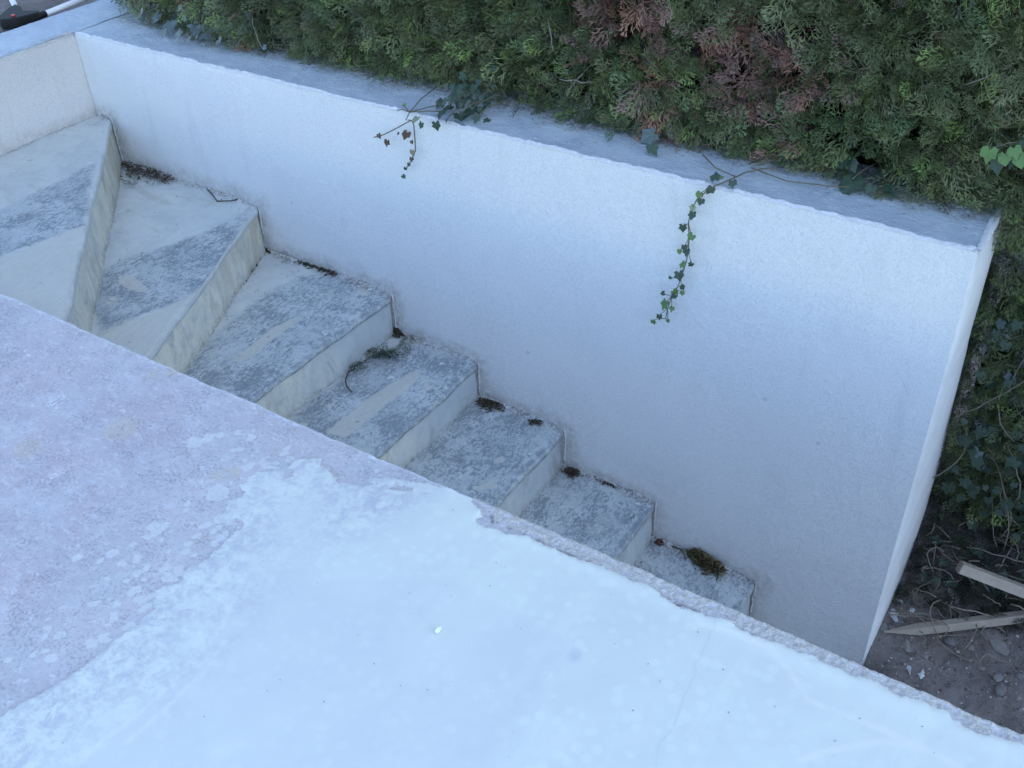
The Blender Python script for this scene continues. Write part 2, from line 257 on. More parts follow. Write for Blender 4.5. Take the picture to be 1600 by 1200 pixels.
# ------------------------------------------------------------------ material helpers
class NT:
    def __init__(s, name):
        s.m = bpy.data.materials.new(name); s.m.use_nodes = True
        s.t = s.m.node_tree; s.b = s.t.nodes['Principled BSDF']
        s.co = s.t.nodes.new('ShaderNodeTexCoord').outputs['Object']
    def put(s, sock, v):
        if isinstance(v, bpy.types.NodeSocket): s.t.links.new(v, sock)
        elif isinstance(v, (tuple, list)) and len(v) == 3 and sock.type == 'RGBA': sock.default_value = (*v, 1)
        else: sock.default_value = v
    def noise(s, scale, detail=4, rough=.55, dist=0, stretch=None, rot=None, off=0):
        n = s.t.nodes.new('ShaderNodeTexNoise')
        n.inputs['Scale'].default_value = scale; n.inputs['Detail'].default_value = detail
        n.inputs['Roughness'].default_value = rough; n.inputs['Distortion'].default_value = dist
        c = s.co
        if stretch or rot or off:
            mp = s.t.nodes.new('ShaderNodeMapping')
            if stretch: mp.inputs['Scale'].default_value = stretch
            if rot: mp.inputs['Rotation'].default_value = rot
            mp.inputs['Location'].default_value = (off, off * .7, off * .3)
            s.t.links.new(c, mp.inputs[0]); c = mp.outputs[0]
        s.t.links.new(c, n.inputs['Vector'])
        return n.outputs['Fac']
    def voro(s, scale, feature='F1', rnd=1.0):
        n = s.t.nodes.new('ShaderNodeTexVoronoi'); n.feature = feature
        n.inputs['Scale'].default_value = scale; n.inputs['Randomness'].default_value = rnd
        s.t.links.new(s.co, n.inputs['Vector'])
        return n.outputs['Distance']
    def attr(s, name, color=False):
        n = s.t.nodes.new('ShaderNodeAttribute'); n.attribute_name = name
        return n.outputs['Color' if color else 'Fac']
    def math(s, op, a, b=0.0, c=0.0):
        n = s.t.nodes.new('ShaderNodeMath'); n.operation = op
        for i, v in enumerate((a, b, c)): s.put(n.inputs[i], v)
        return n.outputs[0]
    def step(s, v, lo, hi, a=0.0, b=1.0, smooth=True):
        n = s.t.nodes.new('ShaderNodeMapRange'); n.interpolation_type = 'SMOOTHSTEP' if smooth else 'LINEAR'
        s.put(n.inputs[0], v)
        n.inputs[1].default_value = lo; n.inputs[2].default_value = hi
        n.inputs[3].default_value = a; n.inputs[4].default_value = b
        return n.outputs[0]
    def mix(s, f, a, b, blend='MIX'):
        n = s.t.nodes.new('ShaderNodeMix'); n.data_type = 'RGBA'; n.blend_type = blend
        s.put(n.inputs[0], f); s.put(n.inputs[6], a); s.put(n.inputs[7], b)
        return n.outputs[2]
    def bump(s, h, strength=.5, dist=.005, normal=None):
        n = s.t.nodes.new('ShaderNodeBump')
        n.inputs['Strength'].default_value = strength; n.inputs['Distance'].default_value = dist
        s.put(n.inputs['Height'], h)
        if normal is not None: s.t.links.new(normal, n.inputs['Normal'])
        return n.outputs[0]
    def out(s, color=None, rough=None, normal=None, spec=None, **kw):
        if color is not None: s.put(s.b.inputs['Base Color'], color)
        if rough is not None: s.put(s.b.inputs['Roughness'], rough)
        if normal is not None: s.t.links.new(normal, s.b.inputs['Normal'])
        if spec is not None: s.b.inputs['Specular IOR Level'].default_value = spec
        for k, v in kw.items(): s.put(s.b.inputs[k], v)
        return s.m

# ---- terrace: worn grey-lavender concrete with a pale cement coat
n = NT('terrace_concrete')
big = n.noise(3.2, 6, .6, .3); mid = n.noise(14, 6, .65, .4); fine = n.noise(90, 5, .7); grain = n.noise(380, 3, .7)
strk = n.noise(26, 6, .7, .8, stretch=(1, 1.9, 1), rot=(0, 0, .9))
base = n.mix(n.step(big, .38, .62), (0.504, 0.487, 0.507), (0.579, 0.548, 0.547))
base = n.mix(n.math('MULTIPLY', n.attr('pink'), n.step(mid, .25, .7, 0, .6)), base, (0.504, 0.405, 0.415))
base = n.mix(n.step(n.math('ADD', strk, n.math('MULTIPLY', fine, .35)), .66, .84, 0, .6), base, (0.679, 0.676, 0.677))
base = n.mix(n.step(n.math('ADD', mid, n.math('MULTIPLY', fine, .5)), .86, .96, 0, .7), base, (0.786, 0.779, 0.774))
base = n.mix(n.step(n.noise(45, 6, .7, 1.2, off=3), .60, .72, 0, .45), base, (0.393, 0.370, 0.396))
base = n.mix(n.math('MULTIPLY', n.step(n.noise(230, 4, .75, off=5), .58, .72), .35), base, (0.319, 0.307, 0.330))
tan = n.step(n.math('ADD', n.attr('tan'), n.math('MULTIPLY', n.math('SUBTRACT', fine, .5), .9)), .40, .62)
base = n.mix(n.math('MULTIPLY', tan, .55), base, (0.561, 0.502, 0.418))
cb = n.voro(34); 
coat = n.mix(n.step(n.noise(2.6, 5, .6, off=7), .35, .65), (0.669, 0.704, 0.635), (0.708, 0.746, 0.656))
coat = n.mix(n.step(n.math('ADD', cb, n.math('MULTIPLY', n.noise(16, 5, .65), .75)), .58, .80, .6, 0), coat, (0.736, 0.777, 0.683))
coat = n.mix(n.step(n.noise(8, 5, .6, .5, off=11), .52, .74, 0, .45), coat, (0.636, 0.663, 0.612))
coat = n.mix(n.step(n.noise(5, 6, .65, .5, stretch=(2.6, .5, 1), rot=(0, 0, -.65), off=4), .50, .72, 0, .5), coat, (0.747, 0.782, 0.679))
coat = n.mix(n.step(n.noise(55, 4, .7, off=9), .60, .75, 0, .3), coat, (0.606, 0.631, 0.578))
coat = n.mix(n.math('MULTIPLY', n.math('MULTIPLY', n.attr('trowel'), n.step(n.noise(4, 5, .6, .4, off=51), .25, .65, .35, 1)), .46), coat, (0.640, 0.640, 0.623))
coat = n.mix(n.attr('ridge'), coat, (0.820, 0.806, 0.702))
cm = n.math('ADD', n.attr('coat'), n.math('ADD', n.math('MULTIPLY', n.math('SUBTRACT', fine, .5), .42), n.math('MULTIPLY', n.math('SUBTRACT', mid, .5), .40)))
mask = n.step(cm, .46, .53)
rim = n.math('MULTIPLY', n.step(cm, .36, .47), n.math('SUBTRACT', 1, mask))
base = n.mix(n.math('MULTIPLY', rim, .45), base, (0.379, 0.369, 0.340))
base = n.mix(n.step(n.noise(7, 6, .7, .5, off=61), .48, .68, 0, .5), base, (0.595, 0.613, 0.639))
near = n.math('MULTIPLY', n.attr('near'), n.step(n.math('ADD', mid, n.math('MULTIPLY', strk, .6)), .68, 1.05))
base = n.mix(near, base, (0.516, 0.528, 0.538))
spk = n.math('MULTIPLY', n.attr('near'), n.step(n.math('ADD', n.noise(38, 6, .72, .6, off=21), n.math('MULTIPLY', fine, .4)), .80, .86, 0, .8))
base = n.mix(spk, base, (0.685, 0.712, 0.682))
base = n.mix(n.step(n.math('ADD', n.noise(150, 4, .75, off=25), n.math('MULTIPLY', n.noise(17, 5, .7, off=27), .5)), .74, .92, 0, .8), base, (0.326, 0.317, 0.332))
base = n.mix(n.step(n.noise(120, 4, .75, off=28), .60, .72, 0, .5), base, (0.718, 0.707, 0.682))
film = n.math('MULTIPLY', n.step(n.math('ADD', n.attr('film'), n.math('MULTIPLY', n.math('SUBTRACT', fine, .5), .5)), .36, .60), .5)
base = n.mix(film, base, (0.713, 0.738, 0.707))
worn = n.math('MULTIPLY', n.attr('worn'), n.step(n.math('ADD', n.noise(33, 6, .7, .5, off=15), n.math('MULTIPLY', fine, .5)), .62, .90, 0, .85))
coat = n.mix(worn, coat, (0.494, 0.504, 0.541))
colr = n.mix(mask, base, coat)
colr = n.mix(n.math('MULTIPLY', n.attr('lip'), n.step(fine, .15, .5)), colr, (.80, .83, .85))  # pale coat drip along the slab edge, with the edge highlight painted in
colr = n.mix(n.attr('smudge'), colr, (.42, .47, .54))
hgt = n.math('ADD', n.math('MULTIPLY', fine, .7), n.math('MULTIPLY', grain, .5))
hgt = n.math('MULTIPLY', hgt, n.math('SUBTRACT', 1, n.math('MULTIPLY', mask, .78)))
hgt = n.math('ADD', hgt, n.math('MULTIPLY', mask, .5))
M_TERRACE = n.out(colr, n.step(mask, 0, 1, .75, .5), n.bump(hgt, .5, .004), spec=.4)

def rough_mortar(name, a, b, dark, sc=1.0, strength=.8, rim=False):
    n = NT(name)
    f1 = n.noise(60 * sc, 6, .7, .3); f2 = n.noise(240 * sc, 4, .7); v = n.voro(130 * sc)
    c = n.mix(n.step(f1, .35, .65), a, b)
    c = n.mix(n.step(f2, .55, .72, 0, .7), c, dark)
    c = n.mix(n.step(n.noise(25 * sc, 4, off=4), .55, .7, 0, .5), c, tuple(min(.85, x * 1.35) for x in b))
    if rim: c = n.mix(n.math('MULTIPLY', n.attr('rim'), n.step(f1, .3, .55)), c, (.26, .26, .255))  # dark line painted where the coat's lip would shade the mortar
    h = n.math('ADD', n.math('MULTIPLY', f1, .8), n.math('ADD', n.math('MULTIPLY', f2, .5), n.math('MULTIPLY', v, .5)))
    return n.out(c, .9, n.bump(h, strength, .008), spec=.2)
M_MORTAR = rough_mortar('rough_mortar', (0.593, 0.576, 0.517), (0.752, 0.734, 0.671), (0.342, 0.339, 0.308), 1.7, .8, True)
M_BEAD = rough_mortar('mortar_bead', (.56, .56, .54), (.68, .69, .68), (.28, .27, .25), 1.0, .5)
M_SIDE = rough_mortar('slab_side', (.82, .83, .83), (.85, .85, .85), (.25, .25, .25), .5)

def stucco(name, a, b, grime, warm):
    n = NT(name)
    s1 = n.noise(175, 3, .65, .2); s2 = n.noise(360, 3, .6); big = n.noise(1.3, 5, .6, off=2)
    c = n.mix(n.step(big, .3, .7), a, b)
    c = n.mix(n.step(n.noise(6, 5, .65, .4, stretch=(1, 1, .35), off=6), .50, .75, 0, .35), c, warm)
    c = n.mix(n.step(s1, .32, .58, .34, 0), c, tuple(x * .66 for x in b))
    c = n.mix(n.step(n.noise(11, 5, .7, .3, stretch=(1, 1, .12), off=16), .56, .74, 0, .30), c, tuple(x * .86 for x in warm))
    d = n.math('MULTIPLY', n.attr('dirt'), n.step(n.noise(38, 6, .75, .3), .28, .66))
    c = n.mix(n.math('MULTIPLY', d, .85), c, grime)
    c = n.mix(n.step(n.noise(23, 2, .3, off=8), .80, .82, 0, .35), c, (.40, .39, .38))
    h = n.math('ADD', s1, n.math('MULTIPLY', s2, .5))
    return n.out(c, .88, n.bump(h, 1.0, .0040), spec=.2)
M_WALL = stucco('white_render', (.835, .855, .865), (.86, .87, .875), (.40, .37, .32), (.74, .76, .785))
M_RETURN = stucco('cream_render', (0.693, 0.665, 0.626), (0.732, 0.705, 0.676), (0.428, 0.388, 0.328), (0.631, 0.596, 0.552))
M_LIP = rough_mortar('render_lip', (.78, .80, .82), (.82, .84, .86), (.62, .64, .66), 1.2, .6)
n = NT('smooth_white_render')
c = n.mix(n.step(n.noise(9, 5, .6), .35, .7), (0.821, 0.842, 0.848), (0.756, 0.767, 0.774))
M_END = n.out(c, .8, n.bump(n.noise(40, 4, .6), .35, .005), spec=.25)

n = NT('coping_concrete')
a1 = n.noise(9, 6, .65, .3); a2 = n.noise(120, 5, .7); a3 = n.noise(34, 6, .72, .8, stretch=(1, 2.2, 1), off=3)
c = n.mix(n.step(a1, .35, .65), (0.515, 0.594, 0.670), (0.630, 0.710, 0.759))
c = n.mix(n.step(a3, .52, .70, 0, .75), c, (0.817, 0.860, 0.843))
c = n.mix(n.step(a2, .55, .75, 0, .5), c, (0.442, 0.518, 0.589))
c = n.mix(n.step(n.noise(75, 3, .6, off=5), .70, .74, 0, .8), c, (0.860, 0.860, 0.843))
c = n.mix(n.math('MULTIPLY', n.attr('dirt'), n.step(n.noise(50, 5, .7), .35, .62)), c, (0.262, 0.235, 0.187))
M_COPING = n.out(c, .62, n.bump(n.math('ADD', a2, n.math('MULTIPLY', a3, 1.2)), .8, .007), spec=.45)

n = NT('tread_concrete')
t1 = n.noise(7, 6, .65, .4); t2 = n.noise(48, 7, .74, .8, stretch=(1.7, .8, 1), rot=(0, 0, .25)); t3 = n.noise(200, 5, .7); t4 = n.noise(30, 5, .7, .6, off=4)
smooth_c = n.mix(n.step(t1, .35, .68), (0.582, 0.609, 0.575), (0.493, 0.523, 0.512))
smooth_c = n.mix(n.step(t4, .55, .75, 0, .4), smooth_c, (0.627, 0.678, 0.678))
smooth_c = n.mix(n.step(n.noise(70, 5, .7, .5, off=43), .58, .68, 0, .4), smooth_c, (.36, .385, .385))
smooth_c = n.mix(n.step(n.noise(5, 6, .7, .6, stretch=(1, 3, 1), rot=(0, 0, -.5), off=9), .54, .72, 0, .5), smooth_c, (0.403, 0.397, 0.333))
blue_c = n.mix(n.step(t1, .36, .66), (0.399, 0.448, 0.458), (0.527, 0.572, 0.565))
blue_c = n.mix(n.step(n.math('ADD', t2, n.math('MULTIPLY', t4, .55)), .70, .95, 0, .75), blue_c, (.53, .555, .555))
blue_c = n.mix(n.step(n.math('ADD', n.noise(60, 7, .74, .9, stretch=(1.6, .8, 1), rot=(0, 0, .25), off=12), n.math('MULTIPLY', n.noise(9, 4, .6, off=31), .5)), .71, .82, 0, .9), blue_c, (0.209, 0.246, 0.264))
blue_c = n.mix(n.step(n.noise(95, 4, .7, off=14), .53, .62, 0, .55), blue_c, (0.270, 0.314, 0.333))
blue_c = n.mix(n.step(n.noise(62, 6, .72, .7, stretch=(1.5, .8, 1), rot=(0, 0, .3), off=41), .58, .66, 0, .8), blue_c, (.55, .575, .565))
blue_c = n.mix(n.step(n.noise(8, 6, .7, .8, off=13), .52, .70, 0, .5), blue_c, (0.540, 0.572, 0.541))
cream_c = n.mix(n.step(n.noise(60, 4, .6, .2, stretch=(3, .4, 1)), .4, .7), (0.560, 0.558, 0.483), (0.493, 0.494, 0.443))
m1 = n.step(n.math('ADD', n.attr('blue'), n.math('ADD', n.math('MULTIPLY', n.math('SUBTRACT', t2, .5), .75), n.math('MULTIPLY', n.math('SUBTRACT', t4, .5), .75))), .33, .67)
c = n.mix(m1, smooth_c, blue_c)
m2 = n.step(n.math('ADD', n.attr('cream'), n.math('MULTIPLY', n.math('SUBTRACT', t2, .5), .55)), .40, .60)
c = n.mix(n.math('MULTIPLY', m2, .82), c, cream_c)
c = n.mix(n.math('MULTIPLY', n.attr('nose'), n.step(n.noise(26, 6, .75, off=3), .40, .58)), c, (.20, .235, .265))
c = n.mix(n.step(n.noise(58, 3, .5, off=7), .72, .745, 0, .85), c, (.62, .65, .66))
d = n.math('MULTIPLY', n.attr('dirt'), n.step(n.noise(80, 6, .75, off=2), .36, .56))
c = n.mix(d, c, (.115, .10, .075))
w = n.math('MULTIPLY', n.attr('dust'), n.step(n.noise(110, 6, .75, off=6), .47, .58))
c = n.mix(w, c, (.62, .62, .60))
hh = n.math('ADD', n.math('MULTIPLY', t2, n.math('MULTIPLY', m1, .8)), n.math('MULTIPLY', t3, .35))
M_TREAD = n.out(c, n.step(m1, 0, 1, .6, .72), n.bump(hh, .65, .005), spec=.4)

n = NT('riser_concrete')
r1 = n.noise(5, 6, .65, .4); r2 = n.noise(22, 6, .7, .5, stretch=(1, 1, .4)); r3 = n.noise(160, 5, .7)
c = n.mix(n.step(r1, .35, .65), (0.640, 0.627, 0.523), (0.545, 0.544, 0.483))
c = n.mix(n.step(r2, .44, .62, 0, .85), c, (0.436, 0.453, 0.428))
c = n.mix(n.step(n.noise(14, 6, .7, .7, stretch=(1, 1, .45), off=8), .55, .70, 0, .55), c, (0.584, 0.574, 0.505))
c = n.mix(n.step(n.noise(70, 5, .7, off=45), .55, .68, 0, .45), c, (0.330, 0.333, 0.308))
c = n.mix(n.math('MULTIPLY', n.attr('rust'), n.step(n.noise(15, 6, .7, .5, stretch=(1, 1, .25), off=5), .38, .64)), c, (0.477, 0.397, 0.272))
c = n.mix(n.math('MULTIPLY', n.attr('grey'), .8), c, (0.422, 0.468, 0.491))
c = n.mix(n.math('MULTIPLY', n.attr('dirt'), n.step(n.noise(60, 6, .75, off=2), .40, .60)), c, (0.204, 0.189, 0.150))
c = n.mix(n.step(r3, .66, .76, 0, .5), c, (0.272, 0.278, 0.258))
c = n.mix(n.step(n.noise(9, 6, .72, 1.2, stretch=(1, 1, .5), off=17), .52, .66, 0, .5), c, (0.265, 0.268, 0.250))
M_RISER = n.out(c, .85, n.bump(n.math('ADD', r2, n.math('MULTIPLY', r3, .6)), .4, .004), spec=.25)

def leafy(name, rough=.55, spec=.35, trans=0.0):
    n = NT(name)
    c = n.mix(n.step(n.noise(30, 3), .3, .7, 0, .35), n.attr('tint', True), (.02, .03, .02), 'MIX')
    return n.out(c, rough, spec=spec)
n = NT('conifer_spray'); M_SPRAY = n.out(n.attr('tint', True), .5, spec=.45)
n = NT('leaf_litter'); M_LITTER = n.out(n.attr('tint', True), .85, spec=.15)
n = NT('hedge_interior')
M_INNER = n.out(n.mix(n.step(n.noise(25, 6, .7, .6), .4, .65), (.016, .018, .013), (.034, .030, .022)), .95, n.bump(n.noise(30, 6, .7), 1, .05), spec=.1)

def plain(name, a, b, sc, rough, spec=.3, bumpv=.2, stretch=None):
    n = NT(name)
    f = n.noise(sc, 5, .65, .3, stretch=stretch)
    return n.out(n.mix(n.step(f, .35, .68), a, b), rough, n.bump(f, bumpv, .004), spec=spec)
IVY_MATS = [plain('ivy_dark_leaf', (.030, .060, .040), (.050, .085, .052), 90, .45, .45),
            plain('ivy_bright_leaf', (.10, .185, .055), (.13, .23, .08), 90, .5, .4),
            plain('ivy_pale_leaf', (.20, .25, .14), (.26, .31, .20), 90, .55, .35),
            plain('ivy_dead_leaf', (.085, .060, .048), (.13, .085, .060), 120, .7, .2),
            plain('ivy_tan_leaf', (.23, .20, .13), (.28, .25, .17), 120, .7, .2),
            plain('ivy_bluish_leaf', (.085, .125, .13), (.125, .165, .16), 90, .42, .5)]
M_VEIN = plain('leaf_vein', (.20, .25, .20), (.24, .29, .23), 60, .6)
M_VINE = plain('vine_stem', (.14, .13, .085), (.19, .165, .115), 120, .8, .2)
M_TWIG = plain('dry_twig', (.20, .175, .14), (.29, .26, .215), 80, .85, .2)
M_TWIG_DARK = plain('dark_twig', (.05, .042, .034), (.09, .075, .058), 80, .85, .2)
M_WOOD = plain('planed_softwood', (.42, .36, .29), (.50, .44, .37), 20, .7, .25, .15, (1, 1, 1))
M_WOOD_END = plain('sawn_end_grain', (.17, .145, .12), (.25, .21, .17), 120, .85, .2)
M_STONE = plain('field_stone', (0.300, 0.285, 0.260), (0.400, 0.385, 0.360), 60, .95, .1, .8)
M_STONE_DARK = plain('grey_stone', (0.220, 0.210, 0.200), (0.310, 0.300, 0.285), 60, .95, .1, .8)
M_PLASTER = plain('plaster_drop', (.62, .64, .66), (.74, .76, .78), 50, .9, .2, .6)
M_BLACK = plain('black_plastic', (.012, .012, .013), (.018, .018, .019), 40, .6, .25, .05)
M_RED = plain('red_plastic', (.55, .03, .03), (.60, .045, .04), 40, .4, .5, .05)
M_TUBE = plain('white_tube', (.78, .79, .80), (.82, .83, .84), 30, .35, .5, .03)
M_FLAKE = plain('white_flake', (.70, .74, .74), (.80, .83, .82), 90, .5, .5, .4)
M_CHIP = plain('cement_chip', (.58, .60, .60), (.68, .70, .70), 70, .85, .2, .4)

n = NT('dry_soil')
f1 = n.noise(6, 6, .65, .4); f2 = n.noise(50, 6, .72); f3 = n.noise(180, 4, .7)
c = n.mix(n.step(f1, .35, .65), (0.258, 0.224, 0.207), (0.342, 0.310, 0.293))
c = n.mix(n.step(f2, .5, .7, 0, .8), c, (0.161, 0.139, 0.128))
c = n.mix(n.step(n.noise(95, 4, .7, off=3), .60, .70, 0, .7), c, (0.490, 0.476, 0.471))
M_SOIL = n.out(c, .95, n.bump(n.math('ADD', f2, n.math('MULTIPLY', f3, .5)), .9, .02), spec=.1)

# ------------------------------------------------------------------ terrace
Y0 = 1.244
WALL_Y = 2.392
def edge_y(x):
    return Y0 + (fbm(x, x * 0 + 3.3, 28, 4, 5) - .5) * .009 + (fbm(x, x * 0 + 1.3, 3, 2, 9) - .5) * .006

def coat_sd(X, Yv):
    s = sdf(X, Yv, COAT)
    for q in ISLANDS[:3]: s = np.minimum(s, -sdf(X, Yv, q))
    fuzz = np.exp(-((X + 1.33) ** 2 / .10 ** 2 + (Yv - 1.0) ** 2 / .13 ** 2))
    s = s + (fbm(X, Yv, 30, 4, 20) - .5) * (.020 + .16 * fuzz) * sstep(-.90, -1.0, X) + (fbm(X, Yv, 40, 3, 22) - .5) * .010 - .012 * sstep(-.93, -.86, X) * sstep(1.10, 1.16, Yv)
    return s

terrace = MB().box(-2.78, 8, -6, Y0 - .012, -.20, -.006).box(-9, -2.784, -6, 1.0, -.20, -.006).build('terrace_floor', M_SIDE)
tag(terrace, 'pale cement coated concrete terrace in front of the sunken stairs, worn lavender grey at one side', kind='structure')
nx, ny = 600, 200
xs = np.linspace(-2.78, .55, nx); vs = np.linspace(0, 1, ny)
X = np.repeat(xs[:, None], ny, 1); ey = edge_y(xs)[:, None]
Yg = .12 + (ey - .12) * vs[None, :]
sd = coat_sd(X, Yg)
coat = np.clip(.5 + sd / .07, 0, 1)
film = np.zeros_like(X)
brng = np.random.default_rng(77)
extra = []
for (ax_, ay_), (bx_, by_) in zip(COAT[2:22], COAT[3:23]):
    for _ in range(5):
        t_ = brng.random(); d_ = brng.random() ** 1.5 * .17 + .01
        extra.append((ax_ + (bx_ - ax_) * t_ - d_ * .85, ay_ + (by_ - ay_) * t_ + d_ * .45 + brng.normal(0, .02), brng.uniform(.004, .014)))
wx = (fbm(X, Yg, 60, 3, 48) - .5) * .016; wy = (fbm(X, Yg, 60, 3, 49) - .5) * .016
for bx, by, r in [(p_, q_, r_ * .62) for p_, q_, r_ in BLOBS] + extra:
    sel = (np.abs(X - bx) < .1) & (np.abs(Yg - by) < .1)
    if not sel.any(): continue
    el = .7 + .7 * vnoise(bx * 31, by * 17, 6); th = 6.28 * vnoise(bx * 53, by * 29, 7)
    dx_ = X[sel] - bx + wx[sel]; dy_ = Yg[sel] - by + wy[sel]
    u_ = dx_ * math.cos(th) + dy_ * math.sin(th); v_ = -dx_ * math.sin(th) + dy_ * math.cos(th)
    film[sel] = np.maximum(film[sel], np.clip(.5 + (r * .75 - np.hypot(u_ * el, v_ / el)) / .006, 0, 1))
lift = sstep(.40, .60, coat + (fbm(X, Yg, 110, 3, 31) - .5) * .2)
edged = ey - Yg
Zg = .0016 * lift + .0035 * lift * sstep(-.95, -.88, X) * sstep(.075, .03, edged) + (fbm(X, Yg, 5, 4, 40) - .5) * .006 + (fbm(X, Yg, 60, 3, 41) - .5) * .0016 * (1 - .6 * lift)
Zg = Zg - .010 * sstep(.006, 0, edged) ** 2 + (fbm(X, Yg, 90, 3, 46) - .5) * .003 * sstep(.02, .008, edged)
ridge = np.zeros_like(X)
for q in RIDGES[:3]: ridge = np.maximum(ridge, sstep(.010, .001, dist_line(X, Yg, q) + (fbm(X, Yg, 40, 2, 8) - .5) * .008) * .55)
for q in RIDGES[3:]: ridge = np.maximum(ridge, sstep(.006, .001, dist_line(X, Yg, q) + (fbm(X, Yg, 40, 2, 8) - .5) * .006) * .45)
pink = np.zeros_like(X)
for bx, by, r in PINKS: pink = np.maximum(pink, np.exp(-((X - bx) ** 2 + (Yg - by) ** 2) / (r * .6) ** 2))
tanm = np.zeros_like(X)
for bx, by, r in TANS: tanm = np.maximum(tanm, sstep(1.2, .3, np.hypot(X - bx, Yg - by) / r) * .75)
trowel = sstep(-.004, .02, sdf(X, Yg, TROWEL)) * sstep(.6, .15, sdf(X, Yg, TROWEL))
smudge = .45 * sstep(.016, .004, np.hypot(X - SMUDGE[0], (Yg - SMUDGE[1]) * .7))
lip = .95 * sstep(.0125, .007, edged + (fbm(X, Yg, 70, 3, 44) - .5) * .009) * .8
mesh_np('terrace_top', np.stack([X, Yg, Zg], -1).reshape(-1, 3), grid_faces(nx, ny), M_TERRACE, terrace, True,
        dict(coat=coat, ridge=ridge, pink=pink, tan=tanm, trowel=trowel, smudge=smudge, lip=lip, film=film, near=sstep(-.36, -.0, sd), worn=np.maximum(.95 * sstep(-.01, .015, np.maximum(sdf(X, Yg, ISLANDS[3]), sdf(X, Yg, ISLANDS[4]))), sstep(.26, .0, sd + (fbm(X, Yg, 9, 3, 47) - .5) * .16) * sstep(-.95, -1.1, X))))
# the rest of the terrace, behind and beside the camera
def coarse_top(x0, x1, y0, y1, z=0.0):
    gx, gy = 40, 30
    A = np.repeat(np.linspace(x0, x1, gx)[:, None], gy, 1); B = np.repeat(np.linspace(y0, y1, gy)[None, :], gx, 0)
    one = np.ones_like(A); zero = one * 0
    cc = np.clip(.5 + (A + 1.3 + (fbm(A, B, 2, 3, 2) - .5)) / .1, 0, 1)
    mesh_np('terrace_top', np.stack([A, B, zero + z], -1).reshape(-1, 3), grid_faces(gx, gy), M_TERRACE, terrace, True,
            dict(coat=cc, ridge=zero, pink=zero, tan=zero, trowel=zero, smudge=zero, lip=zero, film=zero, near=zero, worn=zero))
coarse_top(-2.78, .549, -6, .119)
coarse_top(.5505, 8, -6, Y0 - .006)
coarse_top(-9, -2.7815, -6, 1.0)
# wall under the terrace edge, unseen, near white to bounce light into the stairwell
MB().box(-2.75, 8, Y0 - .25, Y0 - .014, -1.7, -.201).build('side_wall', M_SIDE, terrace)
# exposed crumbly mortar along the broken edge of the coat
nx, ny = 420, 16
xs = np.linspace(-.935, .55, nx); ws = np.linspace(0, 1, ny)
ey = edge_y(xs)
inner = np.full(nx, 0.0)
probe = np.linspace(0, .06, 61)
for i, x in enumerate(xs):
    s = coat_sd(np.full(61, x), ey[i] - probe)
    k = np.argmax(s > -.002) if (s > -.002).any() else 20
    inner[i] = probe[k] + .016
inner = np.clip(inner, .010, .05)
X = np.repeat(xs[:, None], ny, 1)
Yg = ey[:, None] + .003 - (inner[:, None] + .003) * (1 - ws[None, :])
prof = np.sin(np.clip(ws, 0, 1) * math.pi) ** .6
Zg = -.0015 + .0028 * prof[None, :] * (.4 + .9 * fbm(X, Yg, 30, 3, 50)) + (fbm(X, Yg, 140, 3, 51) - .5) * .0095 * prof[None, :]
Zg[:, -1] = -.02; Zg[:, -2] = np.minimum(Zg[:, -2], .001); Yg[:, -1] += (fbm(xs, xs * 0, 90, 3, 52) - .5) * .006
fade = sstep(-.935, -.87, X); Zg = Zg * fade - .004 * (1 - fade)
mesh_np('mortar_edge', np.stack([X, Yg, Zg], -1).reshape(-1, 3), grid_faces(nx, ny), M_MORTAR, terrace, True, dict(rim=np.repeat(sstep(.34, .16, ws)[None, :], nx, 0)))  # rim paints the lip's shade along the inner border
# hairline crack
cp = np.array(CRACK); t = np.linspace(0, len(cp) - 1, 60)
cx = np.interp(t, range(len(cp)), cp[:, 0]) + (fbm(t * 3, t * 0, 1, 3, 61) - .5) * .008
cy = np.interp(t, range(len(cp)), cp[:, 1])
wd = .0002 + .0003 * vnoise(t * 2, t * 0, 62)
V = np.concatenate([np.stack([cx - wd, cy, t * 0 + .0072], -1), np.stack([cx + wd, cy, t * 0 + .0072], -1)])
zt = .0022 + (fbm(cx, cy, 5, 4, 40) - .5) * .006 + .0022
V[:, 2] = np.concatenate([zt, zt])
k = np.arange(59); mesh_np('crack', V, np.stack([k, k + 60, k + 61, k + 1], -1), plain('crack_gap', (.56, .60, .615), (.62, .66, .675), 80, .9), terrace)

# ------------------------------------------------------------------ ground
def soil_z(x, y): return -.22 * sstep(2.44, 2.37, y) * sstep(-.15, -.24, x) + -1.32 + .38 * np.maximum(y - 2.4, 0) + (fbm(x, y, 6, 4, 70) - .5) * .06 + (fbm(x, y, 45, 3, 71) - .5) * .022
gx, gy = 150, 150
A = np.repeat(np.linspace(-.5, 1.5, gx)[:, None], gy, 1); B = np.repeat(np.linspace(1.3, 3.3, gy)[None, :], gx, 0)
V = np.stack([A, B, soil_z(A, B)], -1).reshape(-1, 3); F = grid_faces(gx, gy)
V = np.concatenate([V, [(-200, -200, -1.62), (200, -200, -1.62), (200, 200, -1.62), (-200, 200, -1.62)]])
F = np.concatenate([F, [[gx * gy + i for i in range(4)]]])
tag(mesh_np('soil_ground', V, F, M_SOIL, None, True), 'bare stony brown soil beyond the end of the white wall', kind='structure')
gx, gy = 90, 90
A = np.repeat(np.linspace(-8, -3.80, gx)[:, None], gy, 1); B = np.repeat(np.linspace(-1, 6, gy)[None, :], gx, 0)
V = np.stack([A, B, .165 + (fbm(A, B, 4, 4, 72) - .5) * .06 + (fbm(A, B, 22, 3, 73) - .5) * .03], -1).reshape(-1, 3); F = grid_faces(gx, gy)
b = len(V)
